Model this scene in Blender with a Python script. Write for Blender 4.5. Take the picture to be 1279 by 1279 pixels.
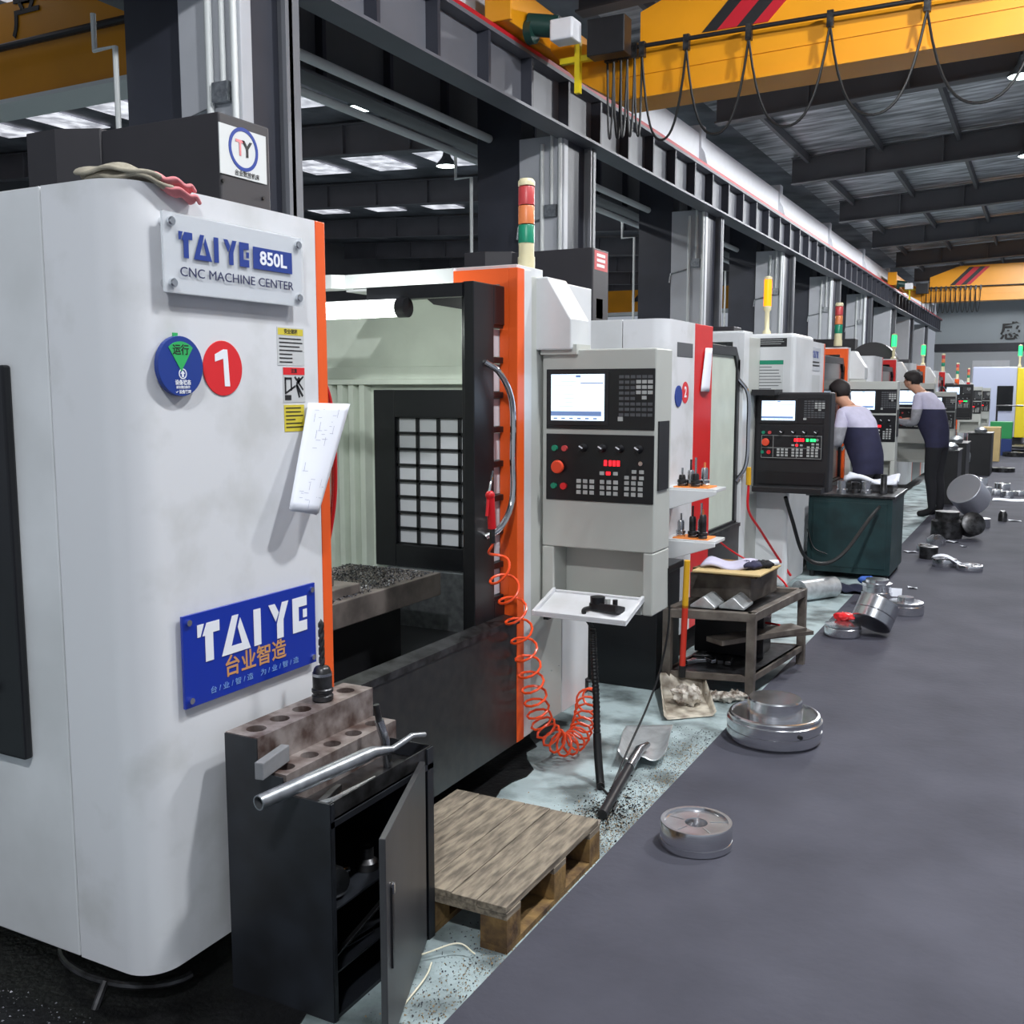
import bpy, bmesh, math, random
from mathutils import Vector, Matrix, Quaternion
random.seed(7)
for o in list(bpy.data.objects): bpy.data.objects.remove(o)
SC = bpy.context.scene; COL = SC.collection
# ---------------------------------------------------------------- camera, world, exposure
FPX = 1270.0; PITCH = 0.119507; YAW = 0.482810; EYE = 1.55
fw = Vector((-math.sin(YAW)*math.cos(PITCH), math.cos(YAW)*math.cos(PITCH), -math.sin(PITCH)))
rt = Vector((math.cos(YAW), math.sin(YAW), 0)); up = rt.cross(fw)
cam = bpy.data.cameras.new('camera'); camo = bpy.data.objects.new('camera', cam); COL.objects.link(camo)
m3 = Matrix((rt, up, -fw)).transposed().to_4x4(); m3.translation = (0, 0, EYE); camo.matrix_world = m3
cam.sensor_width = 36; cam.lens = 36*FPX/1279; cam.clip_start = .05; cam.clip_end = 300
SC.camera = camo
W = bpy.data.worlds.new('world'); SC.world = W; W.use_nodes = True
W.node_tree.nodes['Background'].inputs[0].default_value = (.80, .87, 1, 1)
W.node_tree.nodes['Background'].inputs[1].default_value = .35
SC.view_settings.view_transform = 'Standard'; SC.view_settings.look = 'None'
SC.view_settings.exposure = 0.08; SC.view_settings.gamma = 1; SC.view_settings.use_curve_mapping = False
LAMP_W = 1450.0      # each high bay lamp
# ---------------------------------------------------------------- materials
def lin(c):
    return tuple(((v/255.)/12.92 if v/255. <= .04045 else ((v/255.+.055)/1.055)**2.4) for v in c)
MATS = {}
def mat(name, rgb, rough=.5, metal=0., var=.0, scale=6., bump=0., bscale=40., emit=0., rgb2=None, spec=.5, stretch=None, alpha=1., detail=4., coat=0., trans=0., lo=.35, hi=.65):
    m = bpy.data.materials.new(name); m.use_nodes = True; nt = m.node_tree; b = nt.nodes['Principled BSDF']
    c = lin(rgb); b.inputs['Base Color'].default_value = (*c, 1)
    b.inputs['Roughness'].default_value = rough; b.inputs['Metallic'].default_value = metal
    b.inputs['Specular IOR Level'].default_value = spec
    if coat: b.inputs['Coat Weight'].default_value = coat
    if trans: b.inputs['Transmission Weight'].default_value = trans
    if alpha < 1: b.inputs['Alpha'].default_value = alpha
    if var or rgb2 or bump:
        tc = nt.nodes.new('ShaderNodeTexCoord'); mp = nt.nodes.new('ShaderNodeMapping'); nt.links.new(tc.outputs['Object'], mp.inputs[0])
        if stretch: mp.inputs['Scale'].default_value = stretch
    if var or rgb2:
        n = nt.nodes.new('ShaderNodeTexNoise'); n.inputs['Scale'].default_value = scale; n.inputs['Detail'].default_value = detail
        r = nt.nodes.new('ShaderNodeValToRGB'); nt.links.new(mp.outputs[0], n.inputs[0]); nt.links.new(n.outputs[0], r.inputs[0])
        c2 = lin(rgb2) if rgb2 else tuple(v*(1-var) for v in c)
        r.color_ramp.elements[0].position = lo; r.color_ramp.elements[1].position = hi
        r.color_ramp.elements[0].color = (*c2, 1); r.color_ramp.elements[1].color = (*c, 1)
        nt.links.new(r.outputs[0], b.inputs['Base Color'])
    if bump:
        n2 = nt.nodes.new('ShaderNodeTexNoise'); n2.inputs['Scale'].default_value = bscale; n2.inputs['Detail'].default_value = 5
        bp = nt.nodes.new('ShaderNodeBump'); bp.inputs['Strength'].default_value = bump; bp.inputs['Distance'].default_value = .01
        nt.links.new(mp.outputs[0], n2.inputs[0]); nt.links.new(n2.outputs[0], bp.inputs['Height']); nt.links.new(bp.outputs[0], b.inputs['Normal'])
    if emit:
        b.inputs['Emission Color'].default_value = (*c, 1); b.inputs['Emission Strength'].default_value = emit
    MATS[name] = m; return m
mat('white', (222, 224, 226), .33, var=.07, scale=3, rgb2=(206, 208, 209), coat=.2)
mat('white_grimy', (221, 222, 225), .36, rgb2=(204, 205, 205), scale=5, detail=9, lo=.30, hi=.50, coat=.15)
mat('panel_grey', (190, 192, 186), .42, var=.06, scale=4)
mat('inner_green', (206, 214, 202), .45, var=.12, scale=5)
mat('orange', (243, 96, 34), .36, var=.05, scale=5)
mat('red', (214, 26, 26), .38, var=.06, scale=5)
mat('black', (30, 30, 33), .42, var=.25, scale=9)
mat('black_satin', (22, 23, 27), .34, var=.2, scale=6)
mat('cab_black', (37, 40, 46), .40, rgb2=(26, 27, 30), scale=8, detail=8)
mat('door_dark', (62, 62, 64), .42, rgb2=(44, 44, 46), scale=5, stretch=(1, 1, .3))
mat('box_dark', (52, 50, 54), .5, var=.12, scale=4)
mat('apron', (30, 30, 32), .30, rgb2=(44, 43, 42), scale=22, detail=8)
mat('rust_steel', (158, 148, 144), .46, metal=.35, rgb2=(84, 66, 60), scale=16, detail=8)
mat('steel', (196, 198, 202), .26, metal=1., var=.12, scale=20)
mat('steel_turned', (224, 225, 229), .21, metal=.97, rgb2=(196, 197, 200), scale=60, stretch=(.2, .2, 12))
mat('steel_face', (226, 228, 236), .40, metal=.75, var=.04, scale=3)
mat('steel_dark', (88, 88, 90), .36, metal=.8, rgb2=(48, 47, 47), scale=18, detail=8)
mat('chrome', (226, 228, 230), .12, metal=1.)
mat('galv', (176, 180, 184), .38, metal=.85, rgb2=(140, 144, 148), scale=26)
mat('floor_teal', (168, 184, 186), .6, rgb2=(92, 102, 102), scale=5, detail=14, bump=.25, bscale=60, lo=.34, hi=.58)
mat('floor_mat', (79, 79, 89), .8, rgb2=(64, 64, 73), scale=2.2, detail=12, bump=.18, bscale=30, lo=.3, hi=.7, spec=.22)
mat('col_dark', (56, 58, 68), .5, var=.2, scale=2)
mat('col_light', (196, 198, 204), .5, var=.08, scale=2)
mat('col_mid', (122, 124, 130), .5, var=.08, scale=2)
mat('girder', (104, 106, 114), .5, var=.14, scale=1.5)
mat('rafter', (98, 99, 103), .55, var=.15, scale=1.2)
mat('foil', (240, 243, 248), .40, metal=.3, rgb2=(120, 124, 130), scale=1.6, detail=8, bump=1., bscale=4, stretch=(.7, 4, 1))
mat('foil_left', (150, 150, 160), .5, metal=.3, rgb2=(96, 98, 104), scale=1.1, bump=.6, bscale=5)
mat('parapet', (236, 237, 242), .5, var=.04)
mat('crane_yellow', (232, 154, 18), .42, var=.10, scale=1.2)
mat('rail_red', (186, 30, 44), .4)
mat('wall_far', (188, 197, 203), .6, var=.05, scale=.5)
mat('wall_low', (196, 200, 204), .6, var=.05, scale=.5)
mat('wood', (150, 138, 120), .7, rgb2=(96, 87, 76), scale=14, detail=12, stretch=(5, .8, 5), bump=.4, bscale=14)
mat('wood_block', (142, 112, 66), .75, rgb2=(70, 50, 34), scale=14, detail=9, bump=.4)
mat('rubber', (20, 20, 21), .5)
mat('hose_orange', (252, 84, 34), .32, spec=.6)
mat('hose_red', (206, 26, 34), .34)
mat('blue_sign', (14, 48, 160), .28, coat=.4)
mat('sign_blue_print', (28, 58, 140), .4)
mat('sign_navy_print', (40, 44, 84), .4)
mat('sign_white', (238, 240, 246), .4)
mat('sign_orange_print', (206, 150, 96), .4)
mat('sign_pale_print', (120, 160, 220), .4)
mat('plate', (218, 221, 226), .22, coat=.4)
mat('acrylic', (226, 230, 234), .08, alpha=.22)
mat('sign_red', (222, 40, 46), .35)
mat('sign_green', (48, 176, 96), .4)
mat('ink', (28, 28, 30), .5)
mat('lemon', (214, 196, 62), .5)
mat('sticker', (198, 200, 200), .5)
mat('paper', (228, 231, 240), .7)
mat('pencil', (150, 154, 178), .7)
mat('rag', (178, 170, 152), .9, var=.3, scale=25, bump=.5)
mat('rag_pink', (226, 138, 142), .9, var=.2, scale=25)
mat('rag_white', (214, 208, 198), .9, rgb2=(110, 96, 84), scale=30, detail=6)
mat('pane', (206, 208, 214), .35, var=.05)
mat('glass_dark', (18, 20, 24), .15)
mat('screen', (206, 226, 246), .3, emit=1.25)
mat('screen_ink', (112, 138, 186), .5, emit=.45)
mat('led_red', (255, 24, 34), .4, emit=3.)
mat('led_green', (40, 235, 110), .4, emit=2.2)
mat('led_amber', (255, 128, 8), .4, emit=2.2)
mat('beacon_red', (196, 70, 72), .35)
mat('beacon_amber', (222, 128, 76), .35)
mat('beacon_green', (26, 136, 104), .35)
mat('beacon_cream', (226, 216, 176), .4)
mat('lamp_glow', (250, 255, 250), .4, emit=7.)
mat('bay_glow', (236, 255, 250), .4, emit=9.)
mat('skylight', (226, 230, 240), .5, emit=1.0)
def mottle(m, a, c, sc):
    nt = MATS[m].node_tree; b = nt.nodes['Principled BSDF']; tc = nt.nodes.new('ShaderNodeTexCoord'); n = nt.nodes.new('ShaderNodeTexNoise'); n.inputs['Scale'].default_value = sc; n.inputs['Detail'].default_value = 6
    r = nt.nodes.new('ShaderNodeValToRGB'); r.color_ramp.elements[0].position = .38; r.color_ramp.elements[1].position = .62; r.color_ramp.elements[0].color = (*lin(a), 1); r.color_ramp.elements[1].color = (*lin(c), 1)
    nt.links.new(tc.outputs['Object'], n.inputs[0]); nt.links.new(n.outputs[0], r.inputs[0]); nt.links.new(r.outputs[0], b.inputs['Emission Color'])
mottle('skylight', (150, 150, 158), (236, 238, 246), 3.)
mat('key', (178, 180, 178), .5)
mat('key_dark', (84, 86, 90), .5)
mat('knob_red', (224, 74, 44), .35)
mat('green_cab', (34, 62, 64), .42, rgb2=(24, 44, 46), scale=6, detail=8)
mat('skin', (196, 146, 120), .6)
mat('hair', (34, 28, 28), .7)
mat('cloth_lilac', (196, 192, 214), .85, var=.1, scale=20)
mat('cloth_grey', (150, 150, 156), .85, var=.25, scale=20)
mat('cloth_navy', (42, 42, 70), .85, var=.2, scale=12)
mat('cloth_trouser', (24, 24, 30), .85, var=.2, scale=12)
mat('shoe', (18, 18, 20), .5)
mat('chips', (206, 206, 212), .4, metal=.5)
mat('chips_dark', (92, 92, 100), .4, metal=.5)
mat('chips_tan', (176, 150, 112), .6)
mat('conduit', (226, 229, 228), .4)
mat('pan_cream', (206, 198, 182), .5, rgb2=(120, 108, 94), scale=14, detail=8)
mat('cardboard', (206, 180, 128), .8, var=.12)
mat('table_steel', (120, 112, 104), .5, metal=.3, rgb2=(86, 78, 72), scale=12)
mat('pole_yellow', (220, 166, 30), .45)
mat('pole_red', (206, 52, 34), .45)
mat('orange_mat', (240, 142, 62), .6)
mat('blue_cloth', (64, 104, 190), .8)
mat('denim', (34, 38, 60), .85)
mat('crate_green', (44, 150, 84), .5)
mat('crate_blue', (36, 60, 120), .5)
mat('machine_yellow', (240, 214, 40), .4)
mat('machine_lilac', (190, 196, 220), .4)
mat('straw', (226, 220, 196), .7)
mat('whetstone', (128, 129, 132), .7, var=.1, scale=40)
mat('motor_green', (26, 58, 52), .4)
mat('table_iron', (142, 132, 126), .5, metal=.3, rgb2=(104, 96, 92), scale=10, detail=8)
mat('alu', (214, 218, 220), .34, metal=.55, rgb2=(186, 190, 192), scale=20)
mat('oil_shade_black', (26, 26, 27), .35, rgb2=(16, 16, 17), scale=4, detail=8, bump=.3, bscale=50)  # floor oil, with the shade under the machines painted into the black
mat('rafter_left', (120, 118, 124), .55, var=.15, scale=1.2)
# ---------------------------------------------------------------- mesh builder
class B:
    def __init__(s): s.v = []; s.f = []
    def add(s, vs, fs):
        k = len(s.v); s.v += [tuple(p) for p in vs]; s.f += [tuple(i+k for i in f) for f in fs]; return s
    def box(s, x0, x1, y0, y1, z0, z1):
        return s.add([(x0,y0,z0),(x1,y0,z0),(x1,y1,z0),(x0,y1,z0),(x0,y0,z1),(x1,y0,z1),(x1,y1,z1),(x0,y1,z1)],
                     [(0,3,2,1),(4,5,6,7),(0,1,5,4),(1,2,6,5),(2,3,7,6),(3,0,4,7)])
    def obox(s, c, ax, ay, az, hx, hy, hz):
        c = Vector(c); ax = Vector(ax).normalized()*hx; ay = Vector(ay).normalized()*hy; az = Vector(az).normalized()*hz
        vs = [c+i*ax+j*ay+k*az for k in (-1,1) for (i,j) in ((-1,-1),(1,-1),(1,1),(-1,1))]
        return s.add(vs, [(0,3,2,1),(4,5,6,7),(0,1,5,4),(1,2,6,5),(2,3,7,6),(3,0,4,7)])
    def bar(s, p, q, w, h=None, upv=(0,0,1)):
        h = h or w; p = Vector(p); q = Vector(q); d = (q-p).normalized(); u = Vector(upv)
        if abs(d.dot(u)) > .98: u = Vector((1,0,0))
        sd = d.cross(u).normalized(); u2 = sd.cross(d)
        return s.obox((p+q)/2, d, sd, u2, (q-p).length/2, w/2, h/2)
    def prism(s, poly, axis, a, b):
        n = len(poly); out = []
        for t in (a, b):
            for (p, q) in poly: out.append((t,p,q) if axis == 0 else (p,t,q) if axis == 1 else (p,q,t))
        fs = [tuple(range(n-1,-1,-1)), tuple(range(n, 2*n))] + [(i,(i+1)%n,(i+1)%n+n,i+n) for i in range(n)]
        return s.add(out, fs)
    def cyl(s, p, q, r, r2=None, n=20, cap=True):
        p = Vector(p); q = Vector(q); r2 = r if r2 is None else r2; d = (q-p).normalized()
        u = d.orthogonal().normalized(); w = d.cross(u); vs = []
        for c, rr in ((p, r), (q, r2)):
            for i in range(n):
                a = 2*math.pi*i/n; vs.append(c+(u*math.cos(a)+w*math.sin(a))*rr)
        fs = [(i,(i+1)%n,(i+1)%n+n,i+n) for i in range(n)]
        if cap: fs += [tuple(range(n-1,-1,-1)), tuple(range(n, 2*n))]
        return s.add(vs, fs)
    def lathe(s, prof, c=(0,0,0), n=32, ax=(0,0,1), a0=0, a1=2*math.pi):
        c = Vector(c); d = Vector(ax).normalized(); u = d.orthogonal().normalized() if abs(d.z) < .999 else Vector((1,0,0)); w = d.cross(u)
        full = abs(a1-a0-2*math.pi) < 1e-6; m = n if full else n+1; vs = []; fs = []
        for (r, h) in prof:
            for i in range(m):
                a = a0+(a1-a0)*i/n; vs.append(c+d*h+(u*math.cos(a)+w*math.sin(a))*max(r, 1e-5))
        for k in range(len(prof)-1):
            for i in range(n):
                j = (i+1) % m; fs.append((k*m+i, k*m+j, (k+1)*m+j, (k+1)*m+i))
        return s.add(vs, fs)
    def tube(s, pts, r, n=8, cap=True, rs=None):
        pts = [Vector(p) for p in pts]; N = len(pts); T = [(pts[min(i+1,N-1)]-pts[max(i-1,0)]).normalized() for i in range(N)]
        u = T[0].orthogonal().normalized(); vs = []; fs = []
        for i in range(N):
            u = (u - T[i]*u.dot(T[i])); u = u.normalized() if u.length > 1e-6 else T[i].orthogonal().normalized(); w = T[i].cross(u)
            rr = rs[i] if rs else r
            for k in range(n):
                a = 2*math.pi*k/n; vs.append(pts[i]+(u*math.cos(a)+w*math.sin(a))*rr)
        for i in range(N-1):
            for k in range(n): fs.append((i*n+k, i*n+(k+1)%n, (i+1)*n+(k+1)%n, (i+1)*n+k))
        if cap: fs += [tuple(range(n-1,-1,-1)), tuple(range((N-1)*n, N*n))]
        return s.add(vs, fs)
    def sphere(s, c, r, n=16, m=10, sz=None):
        sz = sz or (1,1,1); c = Vector(c); vs = []; fs = []
        for i in range(m+1):
            t = math.pi*i/m
            for k in range(n):
                a = 2*math.pi*k/n; vs.append(c+Vector((math.sin(t)*math.cos(a)*sz[0], math.sin(t)*math.sin(a)*sz[1], math.cos(t)*sz[2]))*r)
        for i in range(m):
            for k in range(n): fs.append((i*n+k, (i+1)*n+k, (i+1)*n+(k+1)%n, i*n+(k+1)%n))
        return s.add(vs, fs)
    def quad(s, a, b, c, d): return s.add([a,b,c,d], [(0,1,2,3)])
    def grid(s, fn, nu, nv):
        vs = [fn(i/nu, j/nv) for j in range(nv+1) for i in range(nu+1)]
        return s.add(vs, [(j*(nu+1)+i, j*(nu+1)+i+1, (j+1)*(nu+1)+i+1, (j+1)*(nu+1)+i) for j in range(nv) for i in range(nu)])
def arcpts(c, r, a0, a1, n): return [(c[0]+r*math.cos(a0+(a1-a0)*i/n), c[1]+r*math.sin(a0+(a1-a0)*i/n)) for i in range(n+1)]
def smooth_path(pts, n=8):
    P = [Vector(p) for p in pts]; P = [P[0]*2-P[1]]+P+[P[-1]*2-P[-2]]; out = []
    for i in range(1, len(P)-2):
        for k in range(n):
            t = k/n; a, b, c, d = P[i-1:i+3]
            out.append(.5*((2*b)+(c-a)*t+(2*a-5*b+4*c-d)*t*t+(3*b-a-3*c+d)*t**3))
    return out+[P[-2]]
WL = {}
def place(o, parent=None):
    COL.objects.link(o)
    if parent is not None: o.parent = parent
def thing(name, label, cat, loc=(0,0,0), rotz=0., group=None, kind=None):
    o = bpy.data.objects.new(name, None); o.empty_display_size = .05; o.location = loc; o.rotation_euler = (0,0,rotz); place(o)
    WL[o.name] = Vector(loc); tag(o, label, cat, group, kind); return o
def tag(o, label=None, cat=None, group=None, kind=None):
    if label: o['label'] = label
    if cat: o['category'] = cat
    if group: o['group'] = group
    if kind: o['kind'] = kind
    return o
def O(name, b, m, parent=None, smooth=False, bevel=0., seg=2, local=False, at=None, solid=0., sub=0, ang=40):
    """One mesh object. Coordinates are world unless local; the origin is the parent's (or `at`)."""
    me = bpy.data.meshes.new(name); me.from_pydata(b.v, [], b.f)
    base = Vector((0,0,0))
    if not local: base = WL[parent.name] if parent is not None else Vector(at) if at else Vector((0,0,0))
    if base.length: me.transform(Matrix.Translation(-base))
    bm = bmesh.new(); bm.from_mesh(me); bmesh.ops.recalc_face_normals(bm, faces=bm.faces); bm.to_mesh(me); bm.free()
    for mm in (m if isinstance(m, (list, tuple)) else [m]): me.materials.append(MATS[mm])
    o = bpy.data.objects.new(name, me); place(o, parent)
    if parent is None: o.location = base
    WL[o.name] = base if not local else (WL.get(parent.name, Vector((0,0,0))) if parent else Vector((0,0,0)))
    if solid:
        md = o.modifiers.new('solid', 'SOLIDIFY'); md.thickness = solid; md.offset = 0
    if sub:
        md = o.modifiers.new('sub', 'SUBSURF'); md.levels = sub; md.render_levels = sub
    if bevel:
        md = o.modifiers.new('bevel', 'BEVEL'); md.width = bevel; md.segments = seg; md.limit_method = 'ANGLE'; md.angle_limit = math.radians(ang)
    if smooth:
        me.polygons.foreach_set('use_smooth', [True]*len(me.polygons)); me.set_sharp_from_angle(angle=math.radians(ang))
    return o
def struct(name, b, m, parent=None, label=None, **k):
    o = O(name, b, m, parent, **k)
    if parent is None: o['kind'] = 'structure'
    if label: o['label'] = label
    return o
def dup(root, loc, rotz=None, label=None, scale=None):
    r = root.copy(); COL.objects.link(r); r.location = loc; WL[r.name] = Vector(loc)
    if rotz is not None: r.rotation_euler = (0, 0, rotz)
    if scale: r.scale = scale
    if label: r['label'] = label
    for ch in list(root.children):
        c = ch.copy(); COL.objects.link(c); c.parent = r
        for g in list(ch.children):
            d = g.copy(); COL.objects.link(d); d.parent = c
    return r
def text(name, s, size, m, parent, org, xd, yd, thick=.0008, bold=0., align='CENTER', width=None):
    """Flat lettering: org = centre of the line, xd / yd the reading and up directions."""
    cu = bpy.data.curves.new('lettering', 'FONT'); cu.body = s; cu.size = size; cu.align_x = align; cu.align_y = 'CENTER'
    cu.extrude = thick/2; cu.offset = bold; cu.resolution_u = 3
    t = bpy.data.objects.new('lettering', cu); COL.objects.link(t); dg = bpy.context.evaluated_depsgraph_get()
    me = bpy.data.meshes.new_from_object(t.evaluated_get(dg)); bpy.data.objects.remove(t); bpy.data.curves.remove(cu)
    if width and len(me.vertices):
        xs = [v.co.x for v in me.vertices]; k = width/max(1e-6, max(xs)-min(xs)); me.transform(Matrix.Diagonal((k, 1, 1, 1)))
    xd = Vector(xd).normalized(); yd = Vector(yd).normalized(); zd = xd.cross(yd)
    M = Matrix((xd, yd, zd)).transposed().to_4x4(); base = WL[parent.name] if parent else Vector((0,0,0))
    M.translation = Vector(org)-base; me.transform(M); me.materials.clear(); me.materials.append(MATS[m]); me.name = name
    o = bpy.data.objects.new(name, me); place(o, parent); WL[o.name] = base; return o
def flatpoly(b, poly, org, xd, yd, th=.001):
    xd = Vector(xd); yd = Vector(yd); zd = xd.cross(yd); org = Vector(org); n = len(poly)
    vs = [org+xd*p+yd*q for p, q in poly]+[org+xd*p+yd*q+zd*th for p, q in poly]
    return b.add(vs, [tuple(range(n-1,-1,-1)), tuple(range(n, 2*n))]+[(i,(i+1)%n,(i+1)%n+n,i+n) for i in range(n)])
PX, NX, PY, NY, PZ = Vector((1,0,0)), Vector((-1,0,0)), Vector((0,1,0)), Vector((0,-1,0)), Vector((0,0,1))
# ================================================================ setting
# ---- floors
b = B(); b.box(-30, -1.23, -3, 62, -.1, 0)
struct('floor', b, 'floor_teal', label='worn grey-green painted concrete floor under the machines')
b = B(); b.box(-1.23, 9, -3, 62, -.1, .006)
struct('floor_aisle', b, 'floor_mat', label='dark grey aisle floor along the machine row')
# ---- far wall
b = B(); b.box(-5.6, 9, 60, 60.3, 4.0, 9); wb = struct('wall_back', b, 'wall_far', label='pale grey end wall of the workshop')
b = B(); b.box(-5.6, 9, 60, 60.3, 0, 3.6); O('lower_wall', b, 'wall_low', wb)
b = B(); b.box(-5.6, 9, 59.8, 60.3, 3.6, 4.0); O('band_beam', b, 'col_dark', wb)
b = B(); b.box(-3.7, -1.9, 59.95, 60, 0, 3.1); b.box(-2.75, -2.7, 59.9, 60, 0, 3.1); O('shutter', b, 'parapet', wb)
text('lettering', '感', .98, 'ink', wb, (-1.95, 59.93, 4.55), PX, PZ, .06, .02)
# ---- columns
CY = [5.92]+[5.75+5.75*k for k in range(1, 9)]
PIPE = {}
for k, y in enumerate(CY):
    c = thing('column', None, None, (-5.9, y, 0), kind='structure')
    c['label'] = 'steel building column with pale front face and dark flanges'
    b = B(); b.box(-6.55, -5.93, y+.06, y+.40, 0, 5.9); O('rear_flange', b, 'col_dark', c)
    b = B(); b.box(-5.93, -5.32, y, y+.12, 0, 4.6); O('casing', b, 'col_light', c, bevel=.01)
    b = B(); q = -.2 if k == 0 else 0; b.box(-5.93, -5.34, y+.12, y+.34, 0, 4.6); b.box(-5.36, -5.33, y+.12, y+.62+q, 0, 4.6); O('web', b, 'col_dark', c)
    b = B(); b.box(-5.36, -5.22, y+.62+q, y+.66+q, 0, 4.6); b.box(-5.26, -5.22, y+.58+q, y+.74+q, 0, 4.6); O('front_flange', b, 'col_mid', c)
    if k < 6:
        b = B(); b.cyl((-5.60, y-.03, 0), (-5.60, y-.03, 4.5), .028, n=10); O('conduit', b, 'conduit', c, smooth=True)
        b = B(); b.cyl((-5.47, y-.03, 3.75), (-5.47, y-.03, 4.6), .022, n=10); b.cyl((-5.36, y-.03, 0), (-5.36, y-.03, 4.6), .026, n=10); O('conduit', b, 'conduit', c, smooth=True)
        b = B(); b.box(-5.55, -5.40, y-.07, y, 3.64, 3.78); b.cyl((-5.93, y-.015, 3.55), (-5.6, y-.015, 3.62), .014, n=8); b.cyl((-5.95, y-.015, 3.4), (-5.93, y-.015, 3.55), .014, n=8)
        O('junction_box', b, 'galv', c)
    # upper column cap in white with knee
    b = B(); b.prism([(-5.9,5.15),(-5.43,5.15),(-5.33,5.3),(-5.40,5.55),(-5.46,5.65),(-5.46,6.02),(-5.9,6.02)], 1, y+.1, y+.34); O('upper_column', b, 'parapet', c)
# ---- crane runway girder of this bay
g = thing('runway_girder', None, None, (-5.25, 0, 4.55), kind='structure'); g['label'] = 'long dark grey crane runway girder with stiffeners'
b = B(); b.box(-5.27, -5.25, 1, 58, 4.57, 5.12); O('web', b, 'girder', g)
b = B(); b.box(-5.40, -5.10, 1, 58, 4.55, 4.58); O('bottom_flange', b, 'girder', g)
b = B(); b.box(-5.42, -5.10, 1, 58, 5.10, 5.14); O('top_flange', b, 'girder', g)
y = 1.6; sm = None
while y < 58:
    if sm is None:
        b = B(); b.box(-5.25, -5.12, y, y+.05, 4.58, 5.10); sm = O('stiffener', b, 'col_dark', g); s0 = y
    else:
        o = sm.copy(); COL.objects.link(o); o.location.y = y-s0
    y += .958
b = B(); b.box(-5.16, -5.11, 1, 58, 5.14, 5.19); O('conductor_rail', b, 'rail_red', g)
b = B(); b.box(-5.40, -5.30, 1, 58, 5.14, 5.20); O('crane_rail', b, 'steel_dark', g)
# white parapet beam between the upper columns
b = B(); b.box(-5.60, -5.50, 1, 58, 5.14, 5.88); b.box(-5.60, -5.46, 1, 58, 5.20, 5.30)
struct('trim_1', b, 'parapet', label='white fascia beam above the crane runway')
# ---- runway girder of the neighbouring bay
g = thing('runway_girder', None, None, (-6.75, 0, 4.55), kind='structure'); g['label'] = 'dark runway girder of the neighbouring bay'
b = B(); b.box(-6.77, -6.75, 1, 58, 4.67, 5.4); O('web', b, 'rafter', g)
b = B(); b.box(-6.9, -6.60, 1, 58, 4.64, 4.67); O('bottom_flange', b, 'rafter', g)
b = B()
for k in range(40): b.box(-6.75, -6.66, 1.4+k*1.2, 1.46+k*1.2, 4.67, 5.4)
s = O('stiffeners', b, 'col_dark', g); s['kind'] = 'stuff'
b = B(); b.cyl((-6.38, 6.4, 4.67), (-6.38, 58, 4.67), .05, n=12); struct('trim_2', b, 'conduit', smooth=True, label='pale pipe running along the columns, upper one')
b = B(); b.cyl((-6.75, 6.4, 4.50), (-6.75, 58, 4.50), .045, n=12); struct('trim_3', b, 'conduit', smooth=True, label='pale pipe running along the columns, lower one')
# pipe frames at each column
for k, y in enumerate(CY[:6]):
    b = B(); b.tube([(-6.62, y+.02, 0), (-6.62, y+.02, 4.22), (-6.85, y+.02, 4.22), (-6.85, y+.02, 4.5)], .022, n=8)
    struct('trim_%d' % (4+k), b, 'conduit', label='thin vertical conduit beside the column')
# ---- roof
def rafter(y, x0, x1, z0, z1, depth, m, label):
    c = thing('rafter', None, None, (x0, y, z0), kind='structure'); c['label'] = label
    def band(a, bt, ya, yb):
        bb = B(); bb.prism([(x0, z0+a), (x1, z1+a), (x1, z1+bt), (x0, z0+bt)], 1, ya, yb); return bb
    O('web', band(0, depth, y-.01, y+.01), m, c); O('bottom_flange', band(0, .025, y-.12, y+.12), m, c); O('top_flange', band(depth-.025, depth, y-.12, y+.12), m, c)
    n = int(abs(x1-x0)/1.5)
    for i in range(1, n):
        x = x0+(x1-x0)*i/n; z = z0+(z1-z0)*i/n
        bb = B(); bb.box(x-.02, x+.02, y-.11, y+.11, z, z+depth); O('stiffener', bb, m, c)
for k, y in enumerate(CY):
    rafter(y+.25, -5.25, 8.5, 6.02, 6.70, .55, 'rafter', 'dark grey steel rafter under the foil lined roof')
    rafter(y+.25, -6.55, -26, 6.0, 6.9, .62, 'rafter_left', 'dark steel rafter in the neighbouring bay')
b = B(); b.quad((-5.7, -2, 6.62), (9, -2, 7.36), (9, 61, 7.36), (-5.7, 61, 6.62)); struct('ceiling', b, 'foil', solid=.04, label='silver foil insulation lining the roof')
for i in range(9):
    x = -4.9+i*1.5; z = 6.60+(x+5.7)*.0503
    b = B(); b.box(x-.035, x+.035, 2, 60, z-.20, z-.03); struct('purlin', b, 'rafter', label='roof purlin running along the bay')
b = B(); b.quad((-27, -2, 7.62), (-5.7, -2, 6.66), (-5.7, 61, 6.66), (-27, 61, 7.62)); struct('ceiling', b, 'foil_left', solid=.04, label='roof lining of the neighbouring bay')
sk = 0
for k in range(8):
    for (xa, xb) in ((-13.2, -12.2), (-15.2, -14.1), (-17.2, -16.1), (-19.3, -18.2), (-21.5, -20.4), (-23.6, -22.5)):
        ya = CY[k]+1.5; yb = ya+3.1; za = 6.60+(-5.7-xa)*.0447; zb = 6.60+(-5.7-xb)*.0447
        b = B(); b.quad((xa, ya, za), (xb, ya, zb), (xb, yb, zb), (xa, yb, za)); sk += 1
        struct('window_%d' % sk, b, 'skylight', solid=.02, label='bright skylight panel in the neighbouring roof')
b = B(); b.box(-27, -26.8, -2, 61, 0, 8); struct('wall_left', b, 'rafter', label='dark outer wall of the neighbouring bay')
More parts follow.
